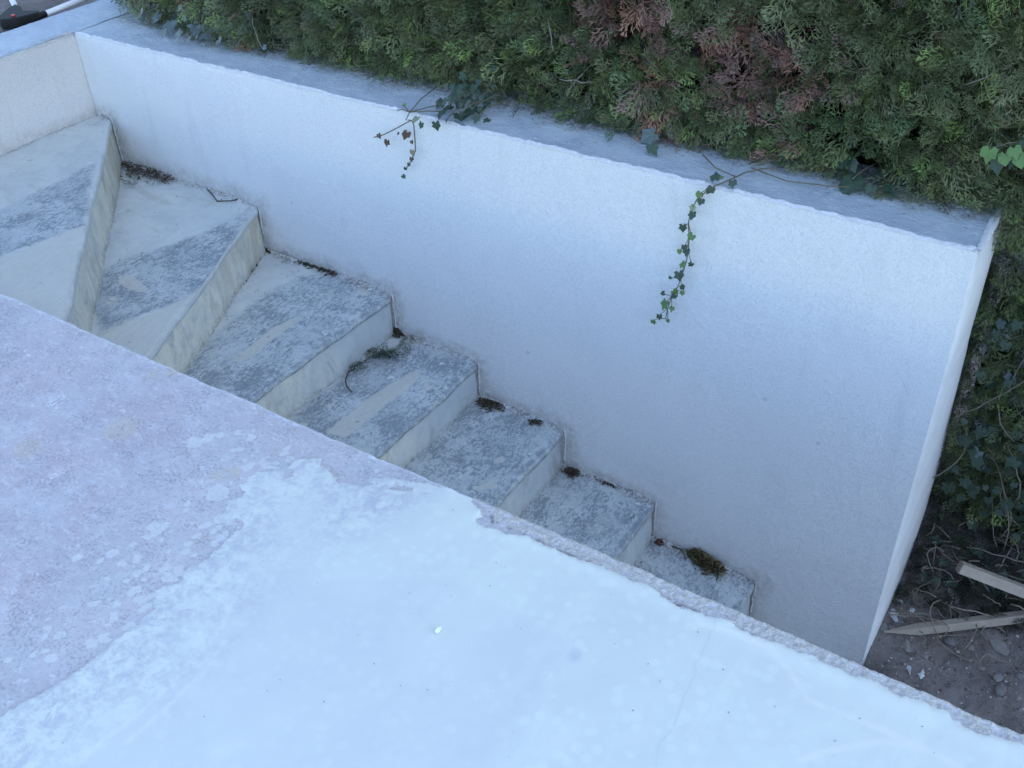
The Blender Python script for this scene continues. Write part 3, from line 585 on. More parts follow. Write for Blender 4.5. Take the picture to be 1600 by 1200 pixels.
V = np.concatenate([V, [(-8, -1, -1.6), (-3.8, -1, -1.6), (-3.8, 6, -1.6), (-8, 6, -1.6), (-8, -1, .16), (-3.8, -1, .16), (-3.8, 6, .16), (-8, 6, .16)]])
F = np.concatenate([F, [[b, b + 1, b + 5, b + 4], [b + 1, b + 2, b + 6, b + 5], [b + 2, b + 3, b + 7, b + 6], [b + 3, b, b + 4, b + 7]]])
tag(mesh_np('garden_soil', V, F, M_SOIL, None, True), 'dark raised garden soil behind the short return wall', kind='structure')
# earth bank behind the retaining wall, under the hedge
MB().prism([(2.74, .17), (4.2, .17), (4.2, -1.6), (3.02, -1.6), (2.99, -.9), (2.80, -.38)], 'x', -3.79, -.30).build('earth_bank', M_SOIL)
tag(bpy.data.objects['earth_bank'], 'raised earth behind the retaining wall under the hedge', kind='structure')

# ------------------------------------------------------------------ retaining wall
XL, XE, ZT = -3.552, -.250, .209
wall = thing('retaining_wall', 'long white rendered retaining wall with grey concrete top below the hedge', 'wall', (XL, WALL_Y, -1.35))
MB().prism([(WALL_Y + .006, ZT - .004), (2.72, ZT - .004), (2.725, -.2), (2.79, -.39), (2.98, -.9), (3.0, -1.5), (WALL_Y + .006, -1.5)], 'x', -3.79, XE - .002).build('wall_core', M_SIDE, wall)
nx, nz = 560, 190
xs = np.linspace(XL, XE, nx); zs = np.linspace(-1.5, ZT, nz)
X = np.repeat(xs[:, None], nz, 1); Zw = np.repeat(zs[None, :], nx, 0)
jag = (fbm(xs, xs * 0 + 2, 45, 4, 80) - .5) * .009 + (fbm(xs, xs * 0 + 5, 6, 3, 81) - .5) * .006
Zw = Zw + jag[:, None] * sstep(ZT - .05, ZT, Zw)
Yw = WALL_Y + (fbm(X, Zw, 2.2, 3, 82) - .5) * .010 + (fbm(X, Zw, 70, 3, 83) - .5) * .002
Yw = Yw + .006 * sstep(ZT - .008, ZT, Zw) ** 2
# grime that collects where treads and risers meet the wall
NOSE = [None, ((-3.47, WALL_Y), (-2.30, Y0), -.118), ((-2.721, WALL_Y), (-2.19, Y0), -.31), ((-2.108, WALL_Y), (-2.108, Y0), -.50),
        ((-1.742, WALL_Y), (-1.742, Y0), -.669), ((-1.387, WALL_Y), (-1.387, Y0), -.822), ((-1.026, WALL_Y), (-1.026, Y0), -.993),
        ((-.643, WALL_Y), (-.643, Y0), -1.167), ((-.20, WALL_Y), (-.20, Y0), -1.40)]
prof_pts = [(-3.60, -.118)]
for q in NOSE[1:]:
    prof_pts += [(q[0][0], q[2])]
    nxt = NOSE.index(q) + 1
    if nxt < len(NOSE): prof_pts += [(q[0][0], NOSE[nxt][2])]
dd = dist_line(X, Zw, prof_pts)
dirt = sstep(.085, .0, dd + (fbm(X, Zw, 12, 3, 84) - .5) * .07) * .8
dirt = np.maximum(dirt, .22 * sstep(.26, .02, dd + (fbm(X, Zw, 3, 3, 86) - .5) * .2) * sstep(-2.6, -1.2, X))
mesh_np('render_coat', np.stack([X, Yw, Zw], -1).reshape(-1, 3), grid_faces(nx, nz), M_WALL, wall, True, dict(dirt=dirt))
# ragged lip of render standing proud along the top edge
nl = 560; rows = 5
wl = .0025 + .007 * fbm(xs, xs * 0 + 8, 22, 4, 85) ** 1.5 + .007 * (fbm(xs, xs * 0 + 9, 60, 2, 87) > .66)
P = []
for r_, (fy, fz) in enumerate(((0, -.003), (.05, .0012), (.5, .0020), (.9, .0012), (1.0, -.008))):
    P.append(np.stack([xs, WALL_Y + .0065 + fy * wl - (.0085 if r_ == 0 else 0), ZT + jag + fz + (fbm(xs, xs * 0 + r_ * 7, 90, 2, 88) - .5) * .003], -1))
V = np.stack(P, 1).reshape(-1, 3)
mesh_np('render_lip', V, grid_faces(nl, rows), M_LIP, wall, True)
# concrete top
def coping(parent, x0, x1, y0, y1, gx, gy, front_dirt):
    A = np.repeat(np.linspace(x0, x1, gx)[:, None], gy, 1); B = np.repeat(np.linspace(y0, y1, gy)[None, :], gx, 0)
    Zc = ZT - .001 + (fbm(A, B, 7, 4, 90) - .5) * .008 + (fbm(A, B, 50, 3, 91) - .5) * .003
    dr = front_dirt(A, B)
    ed = np.minimum(np.minimum(A - x0, x1 - A), np.minimum(B - y0, y1 - B))
    return mesh_np('coping', np.stack([A, B, Zc], -1).reshape(-1, 3), grid_faces(gx, gy), M_COPING, parent, True, dict(dirt=dr))
coping(wall, -3.548, XE - .003, WALL_Y + .008, 2.722, 420, 44, lambda A, B: sstep(2.51, 2.60, B + (fbm(A, B, 9, 3, 92) - .5) * .08) * .9)
# smooth white render round the end of the wall
ny_, nz_ = 24, 90
zz = np.linspace(-1.5, ZT + .003, nz_)
yb = np.interp(zz, [-1.5, -.9, -.386, -.188, .04, .21], [3.0, 2.99, 2.79, 2.725, 2.72, 2.715])
vv = np.linspace(0, 1, ny_)
Yv = (WALL_Y + .001) + (yb[None, :] - WALL_Y - .001) * vv[:, None]
Zv = np.repeat(zz[None, :], ny_, 0)
Xv = XE + .001 + (.003 + .010 * np.sin(vv * math.pi)[:, None]) * sstep(ZT, ZT - .12, Zv) + (fbm(Yv, Zv, 5, 3, 93) - .5) * .008
Xv[0, :] = XE - .001; Xv[-1, :] = XE - .006
mesh_np('end_render', np.stack([Xv, Yv, Zv], -1).reshape(-1, 3), grid_faces(ny_, nz_), M_END, wall, True)
ye = np.linspace(WALL_Y - .002, 2.71, 60)
lw = .006 + .012 * fbm(ye, ye * 0 + 2, 25, 3, 94)
P = [np.stack([XE + .006 - o_ * (lw + .006), ye, ZT + z_ + (fbm(ye, ye * 0 + o_, 50, 2, 95) - .5) * .002], -1) for o_, z_ in ((-.05, -.012), (0, .002), (.5, .0035), (.9, .002), (1.0, -.008))]
mesh_np('render_lip', np.stack(P, 1).reshape(-1, 3), grid_faces(60, 5), M_LIP, wall, True)

# ------------------------------------------------------------------ return wall at the top of the stairs
ret = thing('return_wall', 'short cream rendered return wall beside the top landing', 'wall', (-3.6, 1.0, -.13))
MB().box(-3.79, -3.562, -1, 2.386, -.6, ZT - .004).build('wall_core', M_SIDE, ret)
MB().box(-3.79, -3.562, 2.3865, 2.86, -.6, ZT - .006).build('wall_core', M_SIDE, ret)
ny_, nz_ = 400, 50
ys = np.linspace(-1, WALL_Y + .002, ny_); zs = np.linspace(-.35, ZT, nz_)
B = np.repeat(ys[:, None], nz_, 1); Zr = np.repeat(zs[None, :], ny_, 0)
Zr = Zr + ((fbm(ys, ys * 0, 14, 4, 96) - .5) * .014)[:, None] * sstep(ZT - .04, ZT, Zr)
Xr = -3.556 + (fbm(B, Zr, 3, 3, 97) - .5) * .016 + (fbm(B, Zr, 70, 3, 98) - .5) * .004 - .012 * sstep(ZT - .02, ZT, Zr) ** 2
Xr = Xr - .012 * sstep(-.05, .2, Zr) * 0
dr = sstep(.05, 0, np.abs(Zr + .118) + (fbm(B, Zr, 14, 3, 99) - .5) * .05) * .7
dr = np.maximum(dr, sstep(ZT - .022, ZT - .004, Zr + (fbm(B, Zr, 16, 3, 101) - .5) * .03) * .5)
mesh_np('render_coat', np.stack([Xr, B, Zr], -1).reshape(-1, 3), grid_faces(ny_, nz_), M_RETURN, ret, True, dict(dirt=dr))
coping(ret, -3.80, -3.556, -1, 2.865, 40, 400, lambda A, B: sstep(-3.60, -3.565, A + (fbm(A, B, 20, 3, 93) - .5) * .05) * .5 * (B < 2.35))

# ------------------------------------------------------------------ staircase
stairs = thing('concrete_staircase', 'bare concrete staircase turning down between the terrace and the white wall', 'staircase', (-2.1, 1.8, -1.35))
prev = ((-3.575, WALL_Y + .004), (-3.60, Y0 - .02), None)
for k in range(1, 9):
    (ax, ay), (bx, by), z = NOSE[k]
    ay -= .001; by = Y0 - .016
    (pax, pay), (pbx, pby) = prev[0], prev[1]
    ln = max(math.hypot(ax - pax, ay - pay), math.hypot(bx - pbx, by - pby))
    nu = int(ln / .0065) + 3; nv = 190
    u = np.linspace(0, 1, nu)[:, None]; v = np.linspace(0, 1, nv)[None, :]
    nrm = np.array([by - ay, -(bx - ax)]); nrm = nrm / np.hypot(*nrm)
    if nrm[0] < 0: nrm = -nrm
    wob = ((fbm(v * 1.2, v * 0 + k, 9, 4, 110) - .5) * .014)
    rnd = .016 * sstep(.975, 1.0, 1 - v) ** 2
    NX = ax + (bx - ax) * v + nrm[0] * (wob - rnd); NY = ay + (by - ay) * v + nrm[1] * wob
    BX = pax + (pbx - pax) * v - .02; BY = pay + (pby - pay) * v
    if k == 1: BX = BX + .02
    X = BX + (NX - BX) * u; Yv = BY + (NY - BY) * u
    Yv = np.minimum(Yv, WALL_Y + .004)
    Zt = z + (fbm(X, Yv, 6, 4, 111) - .5) * .009 + (fbm(X, Yv, 60, 3, 112) - .5) * .0025 - .003 * sstep(.03, 0, (1 - u) * ln) + .010 * sstep(.025, 0, (WALL_Y - Yv)) ** 2
    Zt = Zt - .010 * sstep(.985, 1, 1 - v) * sstep(.85, 1, u)
    blue = np.zeros_like(X); cream = np.zeros_like(X)
    for q in BLUE.get(str(k), []): blue = np.maximum(blue, np.clip(.5 + sdf(X, Yv, q) / .09, 0, 1))
    if k >= 5: blue = np.maximum(blue, .72)
    for q in CREAM.get(str(k), []): cream = np.maximum(cream, np.clip(.5 + (sdf(X, Yv, q) + (fbm(X, Yv, 25, 3, 113) - .5) * .012) / .025, 0, 1))
    dw = WALL_Y - Yv; db = (u * ln) + 0 * X; df = (1 - u) * ln + 0 * X
    if k == 1: db = X + 3.56
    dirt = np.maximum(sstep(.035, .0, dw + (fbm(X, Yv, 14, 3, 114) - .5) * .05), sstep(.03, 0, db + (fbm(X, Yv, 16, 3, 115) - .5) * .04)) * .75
    dust = np.maximum(sstep(.06, .005, dw + (fbm(X, Yv, 9, 3, 116) - .5) * .05), sstep(.05, .0, db + (fbm(X, Yv, 9, 3, 117) - .5) * .05)) * .8
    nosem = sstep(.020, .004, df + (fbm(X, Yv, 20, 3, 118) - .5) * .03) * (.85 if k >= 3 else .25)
    # rounded nosing, then the drip line under the lip
    X_, Y_, Z_ = [X], [Yv], [Zt]
    lowlip = .020 + .010 * (fbm(v, v * 0 + k * 3, 16, 4, 119) - .5)
    sc = 1.0 if k >= 3 else .35
    for dx, dz in ((.003, -.002), (.0055, -.006), (.0065, -.012), (.0060, None), (-.004, None)):
        X_.append(NX + nrm[0] * dx * sc); Y_.append(NY + nrm[1] * dx * sc)
        Z_.append(Zt[-1:, :] + (dz if dz is not None else -(lowlip if dx > 0 else lowlip + .002)))
    X = np.concatenate(X_); Yv = np.concatenate(Y_); Zt = np.concatenate(Z_)
    pad = lambda a, val: np.concatenate([a, np.full((5, nv), val)]) if not callable(val) else None
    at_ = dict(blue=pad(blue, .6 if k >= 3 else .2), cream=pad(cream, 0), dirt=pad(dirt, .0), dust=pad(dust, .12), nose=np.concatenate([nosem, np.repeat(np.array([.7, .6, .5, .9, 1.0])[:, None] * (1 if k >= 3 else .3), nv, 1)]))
    nu += 5
    step = mesh_np('step', np.stack([X, Yv, Zt], -1).reshape(-1, 3), grid_faces(nu, nv), M_TREAD, stairs, True, at_)
    step['label'] = ['wide triangular landing step under the return wall', 'second winder step with a dark litter corner', 'first straight step with a thin cream streak', 'step with a broad cream streak and a fallen green sprig',
                     'fifth step, mottled slate grey', 'sixth step, mottled slate grey', 'lowest visible step with a clump of dead moss', 'foot of the stairs'][k - 1]
    # riser below the nosing
    if k < 8:
        z1 = NOSE[k + 1][2] - .012
        nh = 40
        h = np.linspace(0, 1, nh)[:, None]
        rx = NX + nrm[0] * (-.002) ; ry = NY - nrm[1] * .002
        RX = rx + nrm[0] * ((fbm(v * 1.2, h * .2 + k, 7, 3, 121) - .5) * .012 + .006 * h); RY = ry + nrm[1] * .006 * h + 0 * RX
        RY = np.minimum(RY, WALL_Y + .004)
        RZ = (z - .012) + (z1 - z + .012) * h + 0 * RX
        vv_ = 0 * RX + v
        rust = .8 * (sstep(.50, .12, vv_) if k <= 2 else 0 * vv_)
        grey = (sstep(.62, .15, vv_ + (fbm(vv_, h * .4, 4, 3, 123) - .5) * .3) if k >= 3 else 0 * vv_)
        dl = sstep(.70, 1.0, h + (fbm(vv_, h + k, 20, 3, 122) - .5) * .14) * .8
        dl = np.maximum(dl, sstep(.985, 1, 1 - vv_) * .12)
        mesh_np('riser', np.stack([RX, RY, RZ], -1).reshape(-1, 3), grid_faces(nh, nv), M_RISER, step, True, dict(rust=rust, grey=grey, dirt=dl))
        # bead of mortar squeezed up the corner between riser and wall
        zz = np.linspace(z - .004, NOSE[k + 1][2] + .012, 14)
        jx = (fbm(zz, zz * 0 + k, 40, 3, 124) - .5) * .008
        MB().tube([(ax + .003 + float(jx[i]) * 1.1, ay - .0005, float(zz[i])) for i in range(14)], [.0014 + .0034 * random.random() for _ in zz], 6).build('mortar_bead', M_BEAD, step, True)
    prev = NOSE[k]
MB().box(-3.6, -2.79, 1.002, Y0 - .021, -.3, -.120).build('landing', M_TREAD, stairs)

# ------------------------------------------------------------------ hedge
def spray_template(seed):
    """flat fan of scale-leaved twigs: (verts, quads, tip factor) about 1 unit long along +Y"""
    r = random.Random(seed)
    V, F, T = [], [], []
    def seg(p, ang, l, w, t0, t1):
        d = (math.sin(ang), math.cos(ang)); q = (d[1], -d[0]); b = len(V)
        z = lambda a: -.16 * (a[0] ** 2) * 2 + .10 * a[1] * a[1] * curl
        pts = [p, (p[0] + d[0] * l * .45 + q[0] * w / 2, p[1] + d[1] * l * .45 + q[1] * w / 2), (p[0] + d[0] * l, p[1] + d[1] * l),
               (p[0] + d[0] * l * .45 - q[0] * w / 2, p[1] + d[1] * l * .45 - q[1] * w / 2)]
        for i, a in enumerate(pts):
            V.append((a[0], a[1], z(a) + r.uniform(-.012, .012))); T.append((t0, (t0 + t1) / 2, t1, (t0 + t1) / 2)[i])
        F.append((b, b + 1, b + 2, b + 3))
        return pts[2]
    curl = r.uniform(-2.0, 1.5)
    p = (0, 0); a = 0; nside = r.randint(6, 8); side = 1
    W = .034
    for i in range(nside):
        l = 1.0 / nside * 1.25
        a += r.uniform(-.10, .10)
        e = seg(p, a, l, W * 1.1, i / nside * .6, (i + 1) / nside * .6)
        ln = .50 * (1 - i / nside) ** .7 + .14
        for sd_ in ((side,) if r.random() < .6 else (1, -1)):
            ba = a + sd_ * r.uniform(.42, .72)
            m = 2
            q = p; aa = ba
            for j in range(m):
                l2 = ln / m * 1.15
                q2 = seg(q, aa, l2, W * r.uniform(.9, 1.25), .35 + .5 * j / m, .45 + .55 * (j + 1) / m)
                for s2 in (1, -1):
                    if r.random() < (.8 if j else .55):
                        seg((q[0] * .5 + q2[0] * .5, q[1] * .5 + q2[1] * .5), aa + s2 * r.uniform(.35, .65), l2 * r.uniform(.55, .95), W * r.uniform(.8, 1.1), .5, 1.0)
                aa -= sd_ * r.uniform(.05, .25); q = q2
        side = -side; p = (p[0] * .15 + e[0] * .85, p[1] * .15 + e[1] * .85)
    for s2 in (0, .4, -.4): seg(p, a + s2, .17, W, .6, 1.0)
    return np.array(V), np.array(F), np.array(T)
TEMPL = [spray_template(s) for s in range(10)]

def frames(d, up):
    """rotation matrices whose Y is d and Z close to up"""
    d = d / np.linalg.norm(d, axis=1, keepdims=True)
    x = np.cross(d, up); x /= np.linalg.norm(x, axis=1, keepdims=True) + 1e-9
    z = np.cross(x, d)
    return np.stack([x, d, z], -1)

def scatter_sprays(P, D, U, S, COL, tipc):
    """all sprays as one vertex/face block"""
    Vs, Fs, Cs = [], [], []; off = 0
    R = frames(D, U); which = rng.integers(0, len(TEMPL), len(P))
    for ti, (V, F, T) in enumerate(TEMPL):
        idx = np.where(which == ti)[0]
        if not len(idx): continue
        W = np.einsum('nij,vj->nvi', R[idx], V) * S[idx, None, None] + P[idx, None, :]
        n_ = len(idx)
        Fs.append((F[None] + (np.arange(n_) * len(V))[:, None, None] + off).reshape(-1, 4))
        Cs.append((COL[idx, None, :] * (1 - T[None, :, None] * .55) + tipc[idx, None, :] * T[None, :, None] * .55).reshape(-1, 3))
        Vs.append(W.reshape(-1, 3)); off += n_ * len(V)
    return np.concatenate(Vs), np.concatenate(Fs), np.concatenate(Cs)

def face_y(x, z):
    above = 2.635 + (fbm(x, z, 1.8, 3, 130) - .5) * .10 + (fbm(x, z, 6, 3, 131) - .5) * .10
    below = 2.70 + .26 * np.clip(.2 - z, 0, 1.4) / 1.3 + (fbm(x, z, 5, 3, 132) - .5) * .12
    return np.where(z > .2, above - .03 * sstep(-.35, -.1, x), below)

hedge = thing('conifer_hedge', 'dense dark green clipped conifer hedge with brown patches behind the white wall', 'hedge', (-1.0, 3.1, -1.1))
def region(x0, x1, z0, z1, dens, seed):
    n_ = int((x1 - x0) * (z1 - z0) * dens)
    return np.stack([rng.uniform(x0, x1, n_), rng.uniform(z0, z1, n_)], -1)
XZ = np.concatenate([region(-3.72, .32, .20, .95, 6600, 1), region(.32, 1.0, .20, .95, 1500, 4), region(-3.72, 1.0, .95, 1.60, 700, 2), region(-.24, .36, -1.15, .20, 4200, 3), region(.36, 1.0, -1.15, .20, 900, 5)])
x, z = XZ[:, 0], XZ[:, 1]
depth = rng.random(len(x)) ** 1.5 * .17 - .025 * (rng.random(len(x)) < .15)
hole = np.zeros(len(x))
for hx, hz, hr in HOLES: hole = np.maximum(hole, (np.hypot(x - hx, z - hz) < hr * 1.25).astype(float))
low = (z < .2)
thin = low & (rng.random(len(x)) < sstep(-.2, -1.1, z) * .5)
gap = ((fbm(x, z, 7, 3, 140) < .33) & (rng.random(len(x)) < .62)) | ((vnoise(x * 26, z * 26, 141) < .30) & (rng.random(len(x)) < .82))
keep = ~((hole > 0) & (rng.random(len(x)) < .93)) & ~thin & ~gap
x, z, depth = x[keep], z[keep], depth[keep]; low = low[keep]
n_ = len(x)
y = face_y(x, z) + depth
# the left end rounds away
ro = sstep(-3.35, -3.75, x); y = y + ro * .16
P = np.stack([x, y, z], -1)
flow = fbm(x, z, 2.4, 3, 150) * 2 - 1
D = np.stack([.55 * flow + rng.normal(0, .50, n_), -.50 + rng.normal(0, .28, n_), .30 + rng.normal(0, .48, n_)], -1)
D[:, 2] -= .45 * ((z < .33) & (z > .19)); D[:, 2] -= .3 * low
U = np.stack([rng.normal(0, .55, n_), -1.0 + rng.normal(0, .4, n_), .55 + rng.normal(0, .5, n_)], -1)
S = rng.uniform(.042, .096, n_) * np.where((z > .95) | (x > .36), 1.8, 1.0)
base_g = np.array([[.041, .059, .021], [.052, .066, .026], [.034, .055, .024], [.062, .074, .027], [.046, .052, .030]])
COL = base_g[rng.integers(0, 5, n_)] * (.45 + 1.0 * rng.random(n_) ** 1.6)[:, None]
olive = sstep(.45, .7, fbm(x, z, 3.2, 3, 151))[:, None]
COL = COL * (1 - .45 * olive) + np.array([.066, .072, .036]) * .45 * olive
lf = sstep(-2.2, -3.2, x)[:, None] * .35
COL = COL * (1 - lf) + np.array([.070, .080, .058]) * lf
shoot = rng.random(n_) < np.where((z > .19) & (z < .36), .07, .035)
COL[shoot] = np.array([.10, .145, .040]) * rng.uniform(.8, 1.15, shoot.sum())[:, None]
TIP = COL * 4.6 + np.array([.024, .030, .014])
brown = np.zeros(n_)
for bx, bz, br in BROWN: brown = np.maximum(brown, sstep(1.05, .5, np.hypot(x - bx, z - bz) / br + (fbm(x, z, 22, 2, 152) - .5) * .9))
brown = np.where(rng.random(n_) < brown * .78, 1, 0)
brown = np.where((rng.random(n_) < .012), 1, brown)
bi = brown > 0
dead = np.array([[.21, .115, .095], [.23, .14, .12], [.16, .098, .082], [.26, .135, .088]])
dc = dead[rng.integers(0, 4, bi.sum())] * rng.uniform(.65, 1.15, bi.sum())[:, None]
COL[bi] = dc; TIP[bi] = dc * 2.0
# lime-splashed tips beside the end of the wall
spl = low & (x < .02) & (rng.random(n_) < .12 * sstep(.05, -.2, x) * sstep(-1.1, -.3, z))
TIP[spl] = np.array([.42, .45, .46]); COL[spl] = np.array([.16, .18, .17])
gm = ~bi
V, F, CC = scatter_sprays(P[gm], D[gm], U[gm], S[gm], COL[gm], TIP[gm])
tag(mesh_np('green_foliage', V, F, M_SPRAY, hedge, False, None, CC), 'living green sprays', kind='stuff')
V, F, CC = scatter_sprays(P[bi], D[bi], U[bi], S[bi], COL[bi], TIP[bi])
tag(mesh_np('dead_foliage', V, F, M_SPRAY, hedge, False, None, CC), 'dead pinkish brown sprays', kind='stuff')
# dark backing for inside, top and back, the inner shade put into its colour
gx, gz = 120, 60
A = np.repeat(np.linspace(-3.66, 1.1, gx)[:, None], gz, 1); B = np.repeat(np.linspace(.17, 1.62, gz)[None, :], gx, 0)
ro = sstep(-3.3, -3.66, A)
Yc = face_y(A, np.maximum(B, .21)) + .21 + .28 * ro + (fbm(A, B, 9, 3, 160) - .5) * .07
mesh_np('interior', np.stack([A, Yc, B], -1).reshape(-1, 3), grid_faces(gx, gz), M_INNER, hedge, True)
A = np.repeat(np.linspace(-.22, 1.1, 50)[:, None], 50, 1); B = np.repeat(np.linspace(-1.3, .19, 50)[None, :], 50, 0)
mesh_np('interior', np.stack([A, face_y(A, np.minimum(B, .19)) + .22 + (fbm(A, B, 9, 3, 160) - .5) * .08, B], -1).reshape(-1, 3), grid_faces(50, 50), M_INNER, hedge, True)
MB().box(-3.6, 1.1, 3.10, 3.7, .15, 1.58).build('interior', M_INNER, hedge)
MB().box(-.2, 1.1, 3.28, 3.7, -1.4, .148).build('interior', M_INNER, hedge)
# branches that show in the gaps
def curve3(p0, p1, bend, m=8, seed=0):
    r = random.Random(seed); p0, p1 = Vector(p0), Vector(p1); b = Vector(bend); out = []
    for i in range(m):
        t = i / (m - 1)
        out.append(p0.lerp(p1, t) + b * (4 * t * (1 - t)) + Vector([r.uniform(-.004, .004) for _ in range(3)]))
    return out
bi_ = 0
for hx, hz, hr in HOLES:
    for q in range(4 if hr > .03 else 2):
        a = random.uniform(-1, 1)
        yy = float(face_y(np.array([hx]), np.array([max(hz, .25)]))[0]) + random.uniform(.0, .07)
        p0 = (hx - hr * 2.2 + random.uniform(-.02, .02), yy + .05, hz + a * hr * 1.6); p1 = (hx + hr * 2.2, yy, hz - a * hr * 1.3 + random.uniform(-.05, .05))
        MB().tube(curve3(p0, p1, (0, -.02, random.uniform(-.05, .04)), 8, bi_), [.0024, .0023, .0021, .002, .0018, .0016, .0013, .001], 5).build('branch', random.choice([M_TWIG, M_TWIG_DARK]), hedge, True)
        bi_ += 1
for q in range(26):
    x0 = random.uniform(-.1, .9); z0 = random.uniform(-1.0, .1)
    y0 = float(face_y(np.array([x0]), np.array([z0]))[0])
    p0 = (x0, y0 + random.uniform(0, .08), z0); p1 = (x0 + random.uniform(-.16, .16), y0 + random.uniform(-.05, .05), z0 - random.uniform(.12, .35))
    MB().tube(curve3(p0, p1, (random.uniform(-.05, .05), -.03, 0), 9, 300 + q), [.003 - .0002 * i for i in range(9)], 5).build('branch', random.choice([M_TWIG, M_TWIG_DARK]), hedge, True)
for q in range(34):
    x0 = random.uniform(-3.0, 1.0); z0 = random.uniform(.3, .95)
    y0 = float(face_y(np.array([x0]), np.array([z0]))[0])
    p0 = (x0, y0 + .02, z0); p1 = (x0 + random.uniform(-.12, .12), y0 + random.uniform(-.07, -.01), z0 - random.uniform(-.06, .14))
    MB().tube(curve3(p0, p1, (random.uniform(-.02, .02), -.015, 0), 7, 400 + q), [.0026 - .0002 * i for i in range(7)], 5).build('branch', M_TWIG, hedge, True)
for q in range(1, 4):                                               # stems at the foot of the hedge
    x0 = -.05 + q * .27
    MB().tube(curve3((x0, 3.12, -1.25), (x0 + random.uniform(-.1, .1), 3.2, .4), (random.uniform(-.06, .06), -.03, 0), 9, 500 + q), [.03 - .0015 * i for i in range(9)], 8).build('trunk', M_TWIG_DARK, hedge, True)

# ------------------------------------------------------------------ ivy
LOBES = [(-90, .12), (-62, .40), (-28, .52), (0, .45), (32, .62), (58, .50), (90, .80), (122, .50), (148, .62), (180, .45), (208, .52), (242, .40)]
def leaf_mesh(seed, small=False):
    r = random.Random(seed)
    V = [(0, .08, .0)]; F = []
    for a, q in LOBES:
        q = q * r.uniform(.85, 1.12); a = math.radians(a + r.uniform(-6, 6))
        x, y = q * math.cos(a), q * math.sin(a) + .05
        V.append((x, y, -.10 * (x * x + y * y) * 2 + .10 * abs(x) + r.uniform(-.03, .03)))
    m = len(LOBES)
    for i in range(m): F.append((0, 1 + i, 1 + (i + 1) % m))
    me = bpy.data.meshes.new('leaf'); me.from_pydata(V, [], F)
    return me
LEAF = {(c, s): leaf_mesh(c * 10 + s) for c in range(6) for s in range(3)}
for (c, s), me in LEAF.items(): me.materials.append(IVY_MATS[c])
def put_leaf(parent, pos, size, c, normal, tip):
    me = LEAF[(c, random.randrange(3))]
    o = link('leaf', me, None, parent)
    nrm = (Vector(normal) + Vector([random.gauss(0, .28) for _ in range(3)])).normalized()
    t = Vector(tip) + Vector([random.gauss(0, .45) for _ in range(3)])
    t = (t - nrm * t.dot(nrm)).normalized()
    xx = t.cross(nrm)
    M = Matrix(((xx.x, t.x, nrm.x, 0), (xx.y, t.y, nrm.y, 0), (xx.z, t.z, nrm.z, 0), (0, 0, 0, 1)))
    s = size / 1.15
    o.matrix_parent_inverse = Matrix.Identity(4)
    p = Vector(pos) - origin_of(parent)
    o.matrix_basis = Matrix.Translation(p) @ M @ Matrix.Diagonal((s, s, s, 1))
    return o
def vine_leaves(root, data, grow=1.0):
    for (lx, ly, lz, s, c, k) in data:
        if k == 'w': put_leaf(root, (lx, ly - .004, lz), s * grow, c, (0.1, -1, .35), (0, -.2, -1))
        else: put_leaf(root, (lx, ly, lz), s * grow, c, (0, -.55, .85), (.1, -1, -.35))

green_vine = thing('ivy_vine', 'green ivy runner with small lobed leaves hanging down the right half of the white wall', 'ivy', (VINE_TOP[2][0], VINE_TOP[2][1], .215), 'ivy runners hanging over the wall')
pts = [(a, b, .222) for a, b in VINE_TOP] + [(a, WALL_Y - .016 - .006 * (i == 0), b) for i, (a, b) in enumerate(VINE)]
MB().tube(pts, [.0021] * 4 + [.0019] * (len(pts) - 10) + [.0016] * 6, 6).build('stem', M_VINE, green_vine, True)
MB().tube([(VINE_TOP[3][0] + .0, VINE_TOP[3][1], .222), (VINE_TOP[3][0] - .07, VINE_TOP[3][1] + .02, .225), (VINE_TOP[3][0] - .13, VINE_TOP[3][1] + .07, .23)], .0018, 6).build('stem', M_VINE, green_vine, True)
x0, y0_ = VINE_TOP[1]
MB().tube([(x0 - .03, y0_ - .01, .222), (x0 + .08, y0_ - .035, .22), (x0 + .20, y0_ - .01, .222), (x0 + .29, y0_ + .03, .225)], .0018, 6).build('stem', M_VINE, green_vine, True)
vine_leaves(green_vine, VINE_LEAVES, 1.5)
for (lx, ly, lz, s, c, k) in VINE_LEAVES:                       # leaf stalks back to the runner
    if k != 'w': continue
    j = min(range(len(VINE)), key=lambda i: math.hypot(VINE[i][0] - lx, VINE[i][1] - lz - .012))
    MB().tube([(VINE[j][0], WALL_Y - .017, VINE[j][1]), (lx, ly - .006, lz)], .0011, 5).build('leaf_stalk', M_VINE, green_vine, True)

dry_vine = thing('ivy_vine', 'withered ivy runner with shrivelled brown leaves over the wall, nearer the top of the stairs', 'ivy', (DRY_TOP[3][0], DRY_TOP[3][1], .215), 'ivy runners hanging over the wall')
MB().tube([(a, b, .222) for a, b in DRY_TOP] + [(DRY_A[0][0], WALL_Y - .02, DRY_A[0][1])] + [(a, WALL_Y - .03 - .012 * i, b) for i, (a, b) in enumerate(DRY_A[1:])], .0018, 6).build('stem', M_VINE, dry_vine, True)
MB().tube([(a, WALL_Y - .017, b) for a, b in DRY_B], .002, 6).build('stem', M_VINE, dry_vine, True)
a0 = DRY_TOP[3]
for dx, dy in ((-.05, .03), (.09, .05), (-.04, -.01), (.06, .10)):
    MB().tube([(a0[0], a0[1], .222), (a0[0] + dx * .6, a0[1] + dy * .5, .228), (a0[0] + dx, a0[1] + dy, .224)], .0018, 5).build('stem', M_VINE, dry_vine, True)
vine_leaves(dry_vine, DRY_LEAVES, 1.4)

